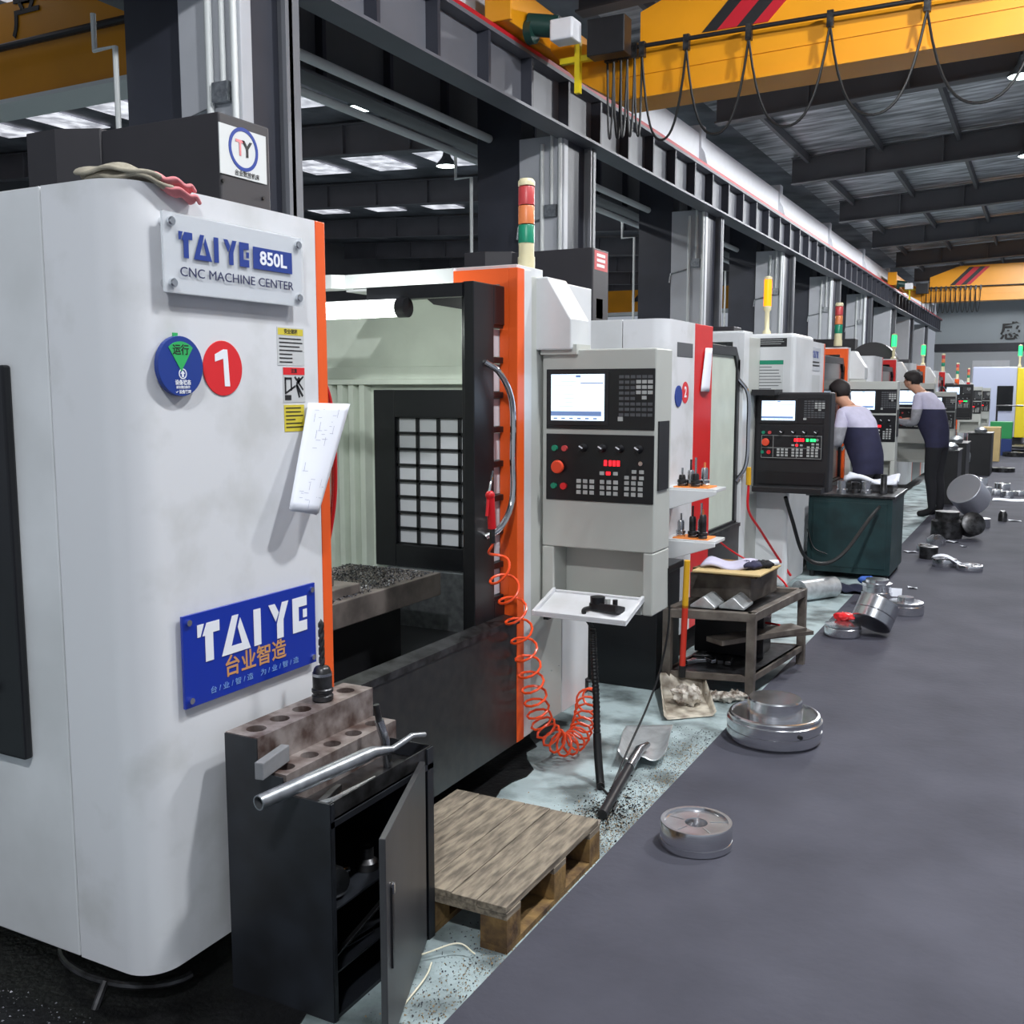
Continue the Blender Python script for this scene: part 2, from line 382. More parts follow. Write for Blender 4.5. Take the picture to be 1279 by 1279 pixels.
# ---- high bay lamps
def highbay(x, y, z, label, w, group='high bay lamps'):
    t = thing('high_bay_lamp', label, 'lamp', (x, y, z), group=group)
    b = B(); b.lathe([(.001,.30),(.06,.30),(.08,.2),(.10,.16),(.21,.03),(.22,0),(.20,0),(.19,.02)], (x,y,z), 24); O('reflector', b, 'galv', t, smooth=True)
    b = B(); b.lathe([(.001,.012),(.195,.012),(.195,.004),(.001,.004)], (x,y,z), 24); O('diffuser', b, 'bay_glow', t)
    b = B(); b.cyl((x,y,z+.3), (x,y,(6.56+(x+5.7)*.0503 if x > -5.7 else 6.60+(-5.7-x)*.0447)), .012, n=8); O('rod', b, 'galv', t)
    l = bpy.data.lights.new('lamp_light', 'SPOT'); l.spot_size = math.radians(176); l.spot_blend = .05; l.shadow_soft_size = .2; l.energy = w; l.color = (.95, .975, 1.0)
    lo = bpy.data.objects.new('lamp_light', l); place(lo, t); lo.location = (0,0,-.02)
    return t
for i, (x, y) in enumerate([(.6, -2.3), (.6, 3.4), (1.5, 7.6), (-.6, 17.4), (-.6, 23.2), (-.6, 29), (-.6, 34.6), (-.6, 44), (-.6, 51)]):
    highbay(x, y, 6.15, '%s round high bay lamp along the dark aisle' % ('first second third fourth fifth sixth seventh eighth ninth'.split()[i]), LAMP_W)
for x, y, od in ((-9.75, 13.5, 'nearest'), (-10.7, 17.65, 'middle'), (-11.5, 24, 'farthest')):
    highbay(x, y, 5.9, od+' round high bay lamp of the neighbouring bay, seen between columns', LAMP_W*.35, 'lamps of the neighbouring bay')
# ================================================================ cranes
def crane(y, label, festoon, z0=4.575, sl=.025, x0=-4.2):
    t = thing('bridge_crane', label, 'crane', (-5.3, y, 4.7), group='yellow bridge cranes')
    b = B(); b.box(-5.24, -4.98, y-.95, y+2.4, 5.215, 5.60); b.box(-5.24, -4.94, y-1.0, y-.95, 5.215, 5.66); O('end_carriage', b, 'crane_yellow', t, bevel=.01)
    b = B(); b.cyl((-4.98, y-.55, 5.30), (-4.68, y-.45, 5.26), .11, n=18); b.cyl((-4.98, y-.55, 5.22), (-4.90, y-.55, 5.22), .12, n=16); O('drive_motor', b, 'motor_green', t, smooth=True)
    b = B(); b.box(-4.72, -4.46, y-.58, y-.34, 5.09, 5.30); O('terminal_box', b, 'parapet', t, bevel=.02)
    b = B(); b.box(-4.36, -3.95, y-.45, y-.25, 4.92, 5.28); O('control_box', b, 'black', t, bevel=.01)
    Z = lambda x: z0+sl*(x-x0)
    b = B(); b.prism([(-4.98, z0+.62), (x0-.5, z0+.30), (x0, z0), (8.5, Z(8.5)), (8.5, Z(8.5)+1.3), (-3.0, z0+1.2), (-3.95, z0+.85), (-3.95, z0+.50), (-4.4, z0+.55), (-4.98, z0+.80)], 1, y, y+.42); O('main_beam', b, 'crane_yellow', t)
    b = B(); b.prism([(x0, z0-.02), (8.5, Z(8.5)-.02), (8.5, Z(8.5)+.012), (x0, z0+.012)], 1, y-.05, y+.47); O('lower_flange', b, 'crane_yellow', t)
    b = B(); b.prism([(x0, z0+.22), (8.5, Z(8.5)+.22), (8.5, Z(8.5)+.235), (x0, z0+.235)], 1, y-.012, y+.002); O('weld_seam', b, 'crane_yellow', t)
    for (xa, w, m) in ((-3.29, .155, 'ink'), (-3.135, .20, 'rail_red'), (-2.935, .165, 'ink'), (-2.77, .14, 'rail_red')):
        b = B(); b.prism([(xa, z0+.545), (xa+w, z0+.545), (xa+w+.6, z0+1.145), (xa+.6, z0+1.145)], 1, y-.012, y+.002); O('hazard_stripe', b, m, t)
    zt = z0+.47
    b = B(); b.cyl((-4.3, y-.12, zt), (8.5, y-.12, zt+.02), .022, n=10); O('festoon_track', b, 'black', t, smooth=True)
    b = B(); b.box(-4.80, -4.25, y-.15, y-.09, zt-.06, zt); b.box(-4.62, -4.56, y-.17, y-.11, zt-.38, zt+.16); O('track_bracket', b, 'machine_yellow', t)
    xs = festoon
    for i, x in enumerate(xs):
        b = B(); b.box(x-.03, x+.03, y-.15, y-.09, zt-.11, zt+.04); O('cable_trolley', b, 'steel_dark', t)
        if i+1 < len(xs):
            x2 = xs[i+1]; w = x2-x; dp = .78 if w < .3 else .86; b = B(); n = 18; pts = []
            for k in range(n+1):
                u = k/n; pts.append((x+w*u, y-.13+.03*math.sin(i*2.1)*math.sin(math.pi*u), zt-.10-dp*(1-(2*u-1)**4*.55-.45*(2*u-1)**2)))
            b.tube(pts, .013, n=6); O('festoon_cable', b, 'rubber', t, smooth=True)
    return t
crane(10.4, 'yellow overhead crane bridge with hazard stripes and looped cables, nearest', [-4.26, -4.19, -4.11, -4.04, -3.96, -3.88, -3.41, -2.78, -2.01, -1.16, -.2, .9])
crane(39.5, 'distant yellow overhead crane bridge with looped cables near the end wall', [-4.2+i*.16 for i in range(13)], z0=4.66, sl=.0)
# crane of the neighbouring bay
t = thing('bridge_crane', 'dark amber crane girder in the neighbouring bay, at upper left', 'crane', (-12, 9.2, 4.6), group='yellow bridge cranes')
b = B(); b.box(-25, -6.9, 9.0, 9.4, 5.20, 6.40); O('main_beam', b, 'crane_yellow', t)
b = B(); b.box(-25, -6.9, 8.9, 9.5, 5.16, 5.21); O('lower_flange', b, 'conduit', t)
b = B(); b.cyl((-25, 8.86, 5.84), (-6.9, 8.86, 5.80), .045, n=10); O('festoon_track', b, 'black', t)
text('lettering', '产', .55, 'ink', t, (-11.55, 8.985, 6.17), PX, PZ, .01, .008)
t = thing('bridge_crane', 'small amber crane girder seen between distant columns of the neighbouring bay', 'crane', (-12, 40, 4.7), group='yellow bridge cranes')
b = B(); b.box(-25, -6.78, 40, 40.4, 4.72, 5.62); O('main_beam', b, 'crane_yellow', t)
b = B(); b.box(-25, -6.78, 39.9, 40.5, 4.60, 4.73); O('lower_flange', b, 'conduit', t)
b = B(); b.prism([(-15.4,5.15),(-15.0,5.15),(-14.6,5.55),(-15.0,5.55)], 1, 39.98, 40.0); O('hazard_stripe', b, 'ink', t)
rnd = random.Random(31)
def oil_shade(y0, y1, xe, n, taper=0.):  # flat black floor patch: oil plus painted shade beneath the machines
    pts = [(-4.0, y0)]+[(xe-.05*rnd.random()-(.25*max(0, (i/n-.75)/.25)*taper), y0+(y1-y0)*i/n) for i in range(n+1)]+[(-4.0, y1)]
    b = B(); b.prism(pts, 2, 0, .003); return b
struct('floor_oil_shade', oil_shade(1.0, 1.96, -1.52, 10), 'oil_shade_black', label='floor blackened by oil and painted shade before the machine corner')
struct('floor_oil_shade', oil_shade(1.96, 4.1, -1.76, 26, 1.), 'oil_shade_black', label='floor blackened by oil and painted shade under the first machine')
struct('floor_oil_shade', oil_shade(5.0, 30, -1.80, 60), 'oil_shade_black', label='floor blackened by oil and painted shade under the farther machines')
# ================================================================ machining centres
XF = -1.845
LET = {'T': (.62, [[(0,1),(.3,1),(.13,.68),(0,.68)], [(.42,1),(1,1),(1,.72),(.7,.72),(.7,0),(.34,0),(.34,.68),(.22,.68)]]),
       'A': (.86, [[(0,0),(1,0),(.66,.9),(.57,.66),(.70,.2),(.33,.2),(.60,1),(.38,1)]]),
       'I': (.22, [[(0,0),(1,0),(1,1),(0,1)]]),
       'Y': (.66, [[(0,1),(.31,1),(.50,.74),(.34,.5)], [(.68,1),(1,1),(.73,.5),(.72,0),(.40,0),(.40,.42)]]),
       'E': (.5, [[(0,1),(1,1),(1,.72),(.42,.72),(.42,.3),(1,.3),(1,0),(0,0)], [(.72,.62),(1,.62),(1,.38),(.72,.38)]])}
def taiye(parent, org, xd, yd, width, height, m):
    tot = .62+.05+.86+.12+.22+.26+.66+.14+.5; kx = width/tot; x = 0; gaps = {'T': .05, 'A': .12, 'I': .26, 'Y': .14, 'E': 0}
    for ch in 'TAIYE':
        w, polys = LET[ch]; b = B()
        for p in polys: flatpoly(b, [((x+px*w)*kx, py*height) for px, py in p], org, Vector(xd), Vector(yd))
        O('letter', b, m, parent); x += w+gaps[ch]
def rectX(name, x, y0, y1, z0, z1, th, m, parent, **k):
    b = B(); b.box(x, x+th, y0, y1, z0, z1); return O(name, b, m, parent, **k)
def rectY(name, y, x0, x1, z0, z1, th, m, parent, **k):
    b = B(); b.box(x0, x1, y-th, y, z0, z1); return O(name, b, m, parent, **k)
def discX(name, x, y, z, r, th, m, parent, n=40):
    b = B(); b.cyl((x, y, z), (x+th, y, z), r, n=n); return O(name, b, m, parent, bevel=.001)
def lines(name, x, y0, y1, z1, dz, n, m, parent, h=.003, axis=0, seed=1):
    rnd = random.Random(seed); b = B()
    for i in range(n):
        z = z1-i*dz; e = y1-(y1-y0)*rnd.choice([0, .05, .12, .45])
        (b.box(x, x+.0006, y0, e, z-h, z) if axis == 0 else b.box(y0, e, x-.0006, x, z-h, z))
    o = O(name, b, m, parent); o['kind'] = 'stuff'; return o
def beacon(parent, x, y, z, lit=None, h=.30, r=.033):
    if lit in ('green', 'amber'):
        b = B(); b.lathe([(.001,0),(r*1.1,0),(r*1.1,h*.06),(r*.6,h*.10),(r*.6,h*.40),(r,h*.44),(r,h*.50),(.001,h*.50)], (x,y,z), 18); s = O('tower_light', b, 'beacon_cream', parent, smooth=True)
        b = B(); b.lathe([(.001,0),(r,0),(r,h*.42),(r*.9,h*.46),(.001,h*.46)], (x,y,z+h*.50), 18); O('lens', b, 'led_'+lit, s, smooth=True)
        b = B(); b.lathe([(.001,0),(r*1.03,0),(r*1.03,h*.04),(.001,h*.06)], (x,y,z+h*.96), 18); O('cap', b, 'beacon_cream', s, smooth=True); return
    t = B(); t.cyl((x,y,z), (x,y,z+h*.14), r*1.05, n=18); t.cyl((x,y,z+h*.14), (x,y,z+h*.30), r*.95, n=18); s = O('tower_light', t, 'beacon_cream', parent, smooth=True)
    for i, (m, key) in enumerate((('beacon_green', 'green'), ('beacon_amber', 'amber'), ('beacon_red', 'red'))):
        a = z+h*(.30+i*.22); b = B(); b.lathe([(.001,0),(r,0),(r,h*.20),(r*.93,h*.21),(.001,h*.21)], (x,y,a), 18)
        O('lens', b, ('led_'+key if lit == key else m), s, smooth=True)
    b = B(); b.lathe([(.001,0),(r*1.03,0),(r*1.03,h*.05),(r*.8,h*.08),(.001,h*.08)], (x,y,z+h*.96), 18); O('cap', b, 'beacon_cream', s, smooth=True)
def pendant(parent, x0, y, z1, style='grey', red=True, rot=0., lean=1.0, lit=True, lo=.67):
    """Control panel facing the door of its machine; x0 left edge, y front plane, z1 top; 0.49 wide."""
    K = .00343; gx = lambda u: x0+(u-677)*K; gz = lambda v: z1-(v-437)*K
    if style == 'grey':
        b = B(); b.box(x0, x0+.49, y, y+.19, gz(672), z1); b.box(x0, gx(693), y, y+.19, gz(746), gz(672)); b.box(gx(807), x0+.49, y, y+.19, gz(746), gz(672))
        b.box(gx(693), gx(807), y+.12, y+.19, gz(746), gz(672)); b.box(gx(693), gx(807), y, y+.12, gz(746), gz(735))
        pan = O('control_panel', b, 'panel_grey', parent, bevel=.006)
        b = B(); b.box(x0+.487, x0+.496, y+.03, y+.15, gz(600), gz(520)); O('side_slot', b, 'black', pan)
    else:
        b = B(); b.box(x0, x0+.52, y, y+.16, gz(640), z1); b.box(x0-.03, x0, y+.02, y+.16, gz(640), z1)
        pan = O('control_panel', b, 'black', parent, bevel=.012)
        b = B(); b.box(x0+.02, x0+.5, y-.14, y, gz(640), gz(628)); O('ledge', b, 'black', pan, bevel=.006)
        b = B(); b.box(x0+.03, x0+.49, y-.012, y, gz(625), gz(600)); O('lower_tray', b, 'black_satin', pan)
    ua, ub = (683, 819) if style == 'grey' else (689, 815)
    va, vb, vc, vd = (460, 530, 536, 615) if style == 'grey' else (448, 500, 504, 575)
    up_ = rectY('display_panel', y, gx(ua), gx(ub), gz(vb), gz(va), .006, 'black_satin', pan, bevel=.002)
    sw = gx(690), gx(758); sz = (gz(520), gz(466)) if style == 'grey' else (gz(494), gz(454))
    rectY('bezel', y-.006, gx(685), gx(763), sz[0]-.02, sz[1]+.014, .004, 'black', pan, bevel=.002)
    rectY('screen', y-.010, sw[0], sw[1], sz[0], sz[1], .0015, 'screen' if lit else 'glass_dark', pan)
    if lit:
        b = B(); W_ = sw[1]-sw[0]; Hh = sz[1]-sz[0]; yy = y-.0115
        b.box(sw[0], sw[0]+W_*.95, yy-.0005, yy, sz[0]+Hh*.10, sz[0]+Hh*.20); b.box(sw[0]+W_*.56, sw[0]+W_*.98, yy-.0005, yy, sz[0]+Hh*.80, sz[0]+Hh*.82)
        for i in range(6): b.box(sw[0]+W_*(.05+.15*i), sw[0]+W_*(.12+.15*i), yy-.0005, yy, sz[0]+Hh*.03, sz[0]+Hh*.06)
        for i in range(7): b.box(sw[0]+W_*random.uniform(.03,.4), sw[0]+W_*random.uniform(.42,.5), yy-.0004, yy, sz[0]+Hh*(.3+.09*i), sz[0]+Hh*(.306+.09*i))
        b.box(sw[0]+W_*.47, sw[0]+W_*.56, yy-.0005, yy, sz[0]+Hh*.93, sz[0]+Hh*.98)
        O('screen_print', b, 'screen_ink', pan)['kind'] = 'stuff'
    kv = (lambda v: va+(v-460)*(vb-va)/70.)
    b = B()
    for r in range(4):
        for c in range(3):
            if r == 3 and c != 1: continue
            b.box(gx(797+7*c), gx(802.5+7*c), y-.010, y-.006, gz(kv(477+6*r)), gz(kv(473+6*r)))
    b.box(gx(775), gx(781), y-.010, y-.006, gz(kv(520)), gz(kv(515)))
    O('number_keys', b, 'key', pan)['kind'] = 'stuff'
    b = B()
    for r in range(8):
        for c in range(6):
            if c > 2 and 0 < r < 5: continue
            b.box(gx(776+7*c), gx(781.5+7*c), y-.009, y-.006, gz(kv(471+6.2*r)), gz(kv(467.5+6.2*r)))
    O('letter_keys', b, 'key_dark', pan)['kind'] = 'stuff'
    rectY('operator_panel', y, gx(ua), gx(ub), gz(vd), gz(vc), .006, 'black_satin', pan, bevel=.002)
    lv = lambda v: vc+(v-536)*(vd-vc)/79.
    for u in (732, 756, 778, 801):
        b = B(); zc = gz(lv(552)); b.cyl((gx(u), y-.006, zc), (gx(u), y-.03, zc), .017, .012, n=18); b.obox((gx(u), y-.032, zc), (1,0,.6), (0,1,0), (-.6,0,1), .014, .004, .005); O('rotary_knob', b, 'black', pan, smooth=True)
        b = B(); b.obox((gx(u), y-.037, zc+.004), (1,0,-.6), (0,1,0), (.6,0,1), .009, .001, .0025); O('pointer', b, 'sign_white', pan)
    b = B(); zc = gz(lv(575)); b.cyl((gx(701), y-.006, zc), (gx(701), y-.022, zc), .017, n=20); b.cyl((gx(701), y-.022, zc), (gx(701), y-.038, zc), .028, .026, n=24); O('emergency_stop', b, 'knob_red', pan, bevel=.004)
    for (u, v, m, r) in ((695, 553, 'beacon_green', .012), (708, 553, 'beacon_red', .012), (694, 598, 'beacon_green', .012), (707, 598, 'sign_red', .014)):
        b = B(); zc = gz(lv(v)); b.cyl((gx(u), y-.006, zc), (gx(u), y-.018, zc), r, n=16); O('push_button', b, m, pan)
    b = B(); zc = gz(lv(568)); b.cyl((gx(805), y-.006, zc), (gx(805), y-.025, zc), .009, n=14); O('key_switch', b, 'chrome', pan)
    b = B(); zc = gz(lv(569))
    for u in (758, 764, 769, 774): b.box(gx(u), gx(u+3.6), y-.0075, y-.006, zc-.011, zc+.011)
    b.box(gx(761), gx(766), y-.0075, y-.006, gz(lv(583)), gz(lv(579))); O('red_digits', b, 'led_red', pan)['kind'] = 'stuff'
    if style == 'black':
        b = B()
        for u in (782, 790, 796): b.box(gx(u), gx(u+5), y-.0075, y-.006, zc-.010, zc+.010)
        O('green_digits', b, 'led_green', pan)['kind'] = 'stuff'
        b = B()
        for v in (560, 588, 611): b.box(gx(ua+2), gx(ub-2), y-.0068, y-.006, gz(lv(v)), gz(lv(v))+.0022)
        for u in (ua+2, 715, 763, ub-3): b.box(gx(u), gx(u)+.0022, y-.0068, y-.006, gz(lv(611)), gz(lv(560)))
        O('panel_lines', b, 'key', pan)['kind'] = 'stuff'
    b = B()
    for (u0, n) in ((723.5, 3), (753.5, 3), (784, 3)):
        for r in range(3):
            for c in range(3): b.box(gx(u0+8.4*c), gx(u0+5.4+8.4*c), y-.010, y-.006, gz(lv(593.5+6.6*r)), gz(lv(589+6.6*r)))
    for (u, v) in ((784, 585), (793, 585), (802, 585), (793, 578), (802, 578), (753, 581), (770, 581)): b.box(gx(u), gx(u+5.4), y-.010, y-.006, gz(lv(v+2)), gz(lv(v-2)))
    O('function_keys', b, 'key', pan)['kind'] = 'stuff'
    return pan, gx, gz
def tray(parent, pan, gx, gz, y):
    # drop-down tray hinged below the recess, holding the hand wheel
    b = B(); z = gz(729)
    def P(u, d, h=0): return (gx(u), y-d, z-d*.30+h)
    def slab(u0, u1, d0, d1, h0, h1):
        vs = [P(u0,d0,h0),P(u1,d0,h0),P(u1,d1,h0),P(u0,d1,h0),P(u0,d0,h1),P(u1,d0,h1),P(u1,d1,h1),P(u0,d1,h1)]
        b.add(vs, [(0,3,2,1),(4,5,6,7),(0,1,5,4),(1,2,6,5),(2,3,7,6),(3,0,4,7)])
    slab(692, 810, 0, .20, 0, .006); slab(692, 696, 0, .20, .006, .022); slab(806, 810, 0, .20, .006, .022); slab(696, 806, .185, .20, .006, .022); slab(696, 806, 0, .008, .006, .016)
    O('tray', b, 'white_grimy', pan, bevel=.002)
def machine(y0, label, trim='orange', a=.685, t=.727, o=1.915, p=1.975, e=2.645, zt=2.02, zb=.12, door='open', lit=None, pstyle='grey', detail=2, group='machining centres along the aisle', pend_y=2.135, xf=XF, pz=1.712, px=None, boxz=2.62, post=None, bracket=True):
    post = post or trim
    R = thing('machining_center', label, 'machine', (xf, y0+1.3, 0), group=group); Y = lambda v: y0+v
    xb = xf-2.1
    b = B(); b.box(xb, xf-.258, Y(0), Y(.03), zb, zt); O('side_panel', b, 'white', R, bevel=.003)
    r = .09; outer = [(xf-.252, Y(0))]+arcpts((xf-r, Y(r)), r, -math.pi/2, 0, 10)+[(xf, Y(a))]; inner = [(xf-.03, Y(a)), (xf-.03, Y(.1)), (xf-.06, Y(.04)), (xf-.252, Y(.03))]
    b = B(); b.prism(outer+inner, 2, zb, zt); O('front_cover', b, 'white_grimy', R, smooth=True, ang=35)
    b = B(); b.box(xf-.45, xf-.03, Y(a-.03), Y(a), zb, zt); O('jamb', b, 'inner_green', R)
    b = B(); b.box(xb, xf-.04, Y(.04), Y(a-.04), zt-.05, zt-.02); O('cover_top', b, 'white', R)
    b = B(); b.box(xf-.025, xf+.002, Y(a), Y(t), zb, zt); O('door_trim', b, trim, R, bevel=.002)
    # side door (black)
    b = B(); b.box(xf-1.6, xf-.392, Y(-.025), Y(0), .62, 1.61); sd = O('side_door', b, 'black_satin', R, bevel=.006)
    b = B(); b.box(xf-.56, xf-.50, Y(-.05), Y(-.025), .78, .80); b.box(xf-.56, xf-.545, Y(-.05), Y(-.025), .74, .86); O('latch', b, 'black', sd)
    # base
    b = B(); b.box(xb+.1, xf-.45, Y(.35), Y(e-.2), 0, .42); O('base', b, 'black', R)
    # apron under the door
    b = B(); b.box(xf-.02, xf, Y(t-.02), Y(o+.02), zb, .62); O('apron', b, 'apron', R)
    b = B(); b.prism([(xf-.06,.625),(xf+.004,.615),(xf+.004,.64),(xf-.06,.65)], 1, Y(t-.02), Y(o+.02)); O('apron_lip', b, 'steel_dark', R)
    # right hand section
    b = B(); b.box(xf-.035, xf+.003, Y(o), Y(p), zb, zt); O('door_post', b, post, R, bevel=.002)
    b = B(); b.box(xf-.075, xf-.035, Y(o), Y(o+.02), zb, zt); O('post_return', b, post, R)
    b = B(); b.box(xf-.285, xf-.075, Y(o), Y(o+.02), zt-.06, zt); O('header', b, post, R)
    b = B(); b.box(xf-.82, xf-.285, Y(o), Y(o+.02), zt-.045, zt+.012); b.box(xf-.82, xf-.01, Y(o+.02), Y(p+.19), zt-.02, zt+.015); b.prism([(xf-.82,Y(o)),(xf-.86,Y(o)-.04),(xf-1.3,Y(o)-.04),(xf-1.3,Y(p)),(xf-.82,Y(p))], 2, zt-.045, zt+.012); O('roof_plate', b, 'white', R, bevel=.002)
    b = B(); b.box(xf-.03, xf, Y(p), Y(p+.07), zb, zt); O('corner_strip', b, 'white', R, bevel=.003)
    b = B(); b.box(xf-.03, xf-.004, Y(p+.07), Y(e-.29), zb, zt-.02); O('front_skin', b, 'panel_grey', R, bevel=.003)
    b = B(); b.box(xf-.03, xf, Y(e-.29), Y(e), zb, zt-.02); b.box(xb, xf-.03, Y(e-.03), Y(e), zb, zt-.02); O('end_skin', b, 'white', R, bevel=.003)
    b = B(); b.box(xf-1.0, xf-.03, Y(p+.19), Y(e), zt-.03, zt-.02); O('end_roof', b, 'white', R)
    # arm bracket to the pendant
    if bracket:
      b = B(); b.prism([(xf-.02,zt-.31),(xf-.02,zt-.02),(xf+.045,zt-.02),(xf+.15,zt-.19),(xf+.15,zt-.31)], 1, Y(p+.12), Y(p+.30)); O('arm_bracket', b, 'white', R, bevel=.006)
    # dark head cover on top
    b = B(); b.box(xb+.05, xf-1.055, Y(1.445), Y(1.735), 1.9, boxz); hd = O('head_cover', b, 'box_dark', R, bevel=.008)
    b = B(); b.prism([(xb+.04,Y(1.36)),(xb+.22,Y(1.36)),(xb+.40,Y(1.44)),(xb+.40,Y(1.8)),(xb+.04,Y(1.8))], 2, 1.9, boxz+.01); O('magazine_cover', b, 'box_dark', hd, bevel=.006)
    # interior
    if door == 'open':
        b = B(); b.box(xb, xf-.08, Y(2.455), Y(2.475), .3, zt-.05); b.box(xb, xb+.02, Y(.1), Y(2.455), .3, zt); O('inner_wall', b, 'inner_green', R)
        b = B(); b.box(xb, xf-.10, Y(2.40), Y(2.455), 1.575, 1.60); b.box(xb, xf-.10, Y(2.43), Y(2.455), 1.60, 1.66); O('inner_ledge', b, 'inner_green', R, bevel=.003)
        for x in (-1.30, -1.235, -1.17, -1.105):
            b = B(); b.prism([(xf+x-.022,Y(2.455)),(xf+x-.014,Y(2.41)),(xf+x+.016,Y(2.41)),(xf+x+.028,Y(2.455))], 2, .62, 1.58); O('folded_cover', b, 'inner_green', R)
        b = B()
        wx0, wx1, wz0, wz1 = xf-.915, xf-.335, .81, 1.42; fx0, fx1, fz0, fz1 = xf-1.035, xf-.20, .70, 1.55
        b.box(fx0, wx0, Y(2.41), Y(2.455), fz0, fz1); b.box(wx1, fx1, Y(2.41), Y(2.455), fz0, fz1); b.box(wx0, wx1, Y(2.41), Y(2.455), wz1, fz1); b.box(wx0, wx1, Y(2.41), Y(2.455), fz0, wz0)
        win = O('side_window', b, 'black_satin', R, bevel=.004)
        nc, nr = 5, 8
        pm = None
        for i in range(nc):
            for j in range(nr):
                x = wx0+(wx1-wx0)*i/nc; z = wz0+(wz1-wz0)*j/nr
                bb = B(); bb.box(x+.010, x+(wx1-wx0)/nc-.006, Y(2.437), Y(2.452), z+.008, z+(wz1-wz0)/nr-.005); O('pane', bb, 'pane', win)
        b = B()
        for i in range(nc+1): x = wx0+(wx1-wx0)*i/nc; b.box(x-.006, x+.010, Y(2.425), Y(2.437), wz0, wz1)
        for j in range(nr+1): z = wz0+(wz1-wz0)*j/nr; b.box(wx0, wx1, Y(2.425), Y(2.437), z-.005, z+.008)
        O('grille', b, 'black_satin', win)
        # dark canopy near the roof
        b = B(); b.prism([(xf-.62,1.93),(xf-.45,1.90),(xf-.28,1.85),(xf-.10,1.87),(xf-.10,1.99),(xf-.70,1.99)], 1, Y(2.3), Y(2.43)); O('canopy', b, 'black', R)
        # way covers and pan
        b = B(); b.box(xb, xf-.03, Y(.75), Y(2.45), .28, .34); O('chip_pan', b, 'steel_dark', R)
        b = B(); b.box(xb, xf-.95, Y(1.9), Y(2.45), .34, .66); b.box(xf-.95, xf-.2, Y(2.38), Y(2.45), .34, .70); O('way_cover', b, 'galv', R, bevel=.004)
        b = B(); b.box(xf-.95, xf-.46, Y(.72), Y(2.085), .66, .76); O('work_table', b, 'table_iron', R, bevel=.004)
        b = B(); b.box(xf-.85, xf-.50, Y(.72), Y(1.55), .76, .80); b.box(xf-.85, xf-.55, Y(.72), Y(1.45), .80, .84); O('fixture_plate', b, 'table_iron', R, bevel=.004)
        b = B(); b.box(xf-.92, xf-.55, Y(.8), Y(1.9), .34, .66); O('saddle', b, 'black', R)
        # work light
        b = B(); L = Y(1.66); b.cyl((xf-.80, L, 1.862), (xf-.375, L, 1.862), .034, n=18); wl = O('work_light', b, 'lamp_glow', R, smooth=True)
        b = B(); b.cyl((xf-.375, L, 1.862), (xf-.335, L, 1.862), .038, n=18); O('end_cap', b, 'black', wl, smooth=True)
        l = bpy.data.lights.new('work_light_glow', 'POINT'); l.energy = 9; l.shadow_soft_size = .05; l.color = (.93, 1, .93); lo = bpy.data.objects.new('work_light_glow', l); place(lo, wl); lo.location = Vector((xf-.55, L, 1.80))-WL[R.name]
        # coolant pipes at the left jamb
        for k, (m, dx) in enumerate((('hose_red', .0), ('chrome', .014))):
            b = B(); b.tube(smooth_path([(xf-.05-dx, Y(t+.02), 1.62), (xf-.03-dx, Y(t+.055), 1.5), (xf-.03-dx, Y(t+.065), 1.25), (xf-.05-dx, Y(t+.04), 1.05)]), .006, n=8); O('inlet_pipe', b, m, R, smooth=True)
        # sliding door pushed to the right
        b = B(); d0 = Y(o-.24)
        b.box(xf-.10, xf-.055, d0, d0+.155, .62, 1.95); b.box(xf-.12, xf-.10, d0+.02, d0+.06, .62, 1.95)
        b.box(xf-.10, xf-.055, d0+.155, d0+.6, .62, .72); b.box(xf-.10, xf-.055, d0+.155, d0+.6, 1.80, 1.95)
        for k in range(9): b.box(xf-.098, xf-.06, d0+.155, d0+.6, .72+.135*k-.012, .72+.135*k+.012)
        dr = O('sliding_door', b, 'black_satin', R, bevel=.003)
        for k in range(8): rectX('pane', xf-.085, d0+.155, d0+.6, .735+.135*k, .84+.135*k, .006, 'pane', dr)
        b = B(); b.box(xf-.53, xf-.10, d0-.01, d0+.03, 1.895, 1.945); O('door_rail', b, 'black_satin', dr)
        b = B(); b.tube(smooth_path([(xf-.055, d0+.085, 1.655), (xf-.01, d0+.125, 1.61), (xf+.0, d0+.20, 1.50), (xf+.0, d0+.205, 1.30), (xf+.0, d0+.20, 1.12), (xf-.01, d0+.125, 1.02), (xf-.055, d0+.085, .985)]), .012, n=10); O('handle', b, 'chrome', dr, smooth=True)
    else:
        # closed sliding door with a black frame
        b = B(); zq = zt-.10; w = .06
        b.box(xf-.06, xf-.02, Y(t), Y(o), .60, .66); b.box(xf-.06, xf-.02, Y(o-w), Y(o), .60, zq-.08); b.box(xf-.06, xf-.02, Y(t), Y(t+.03), .60, zq); b.box(xf-.06, xf-.02, Y(t), Y(o-.10), zq-w, zq)
        b.prism([(Y(o-.10),zq),(Y(o),zq-.10),(Y(o),zq-.10-w*1.4),(Y(o-w),zq-.14),(Y(o-.12),zq-w)], 0, xf-.06, xf-.02)
        dr = O('sliding_door', b, 'black_satin', R, bevel=.003)
        b = B(); b.box(xf-.05, xf-.035, Y(t+.02), Y(o-.03), .62, zq-.05); O('door_glass', b, 'inner_green' if detail > 1 else 'glass_dark', dr)
        b = B(); b.tube(smooth_path([(xf-.02, Y(o-.03), 1.62), (xf+.04, Y(o-.01), 1.52), (xf+.045, Y(o), 1.3), (xf+.04, Y(o-.01), 1.05), (xf-.02, Y(o-.03), .93)]), .014, n=8); O('handle', b, 'chrome', dr, smooth=True)
    if lit != 'none': beacon(R, xf-.055, Y(p+.13), zt+.015, lit, h=.34)
    pan = None
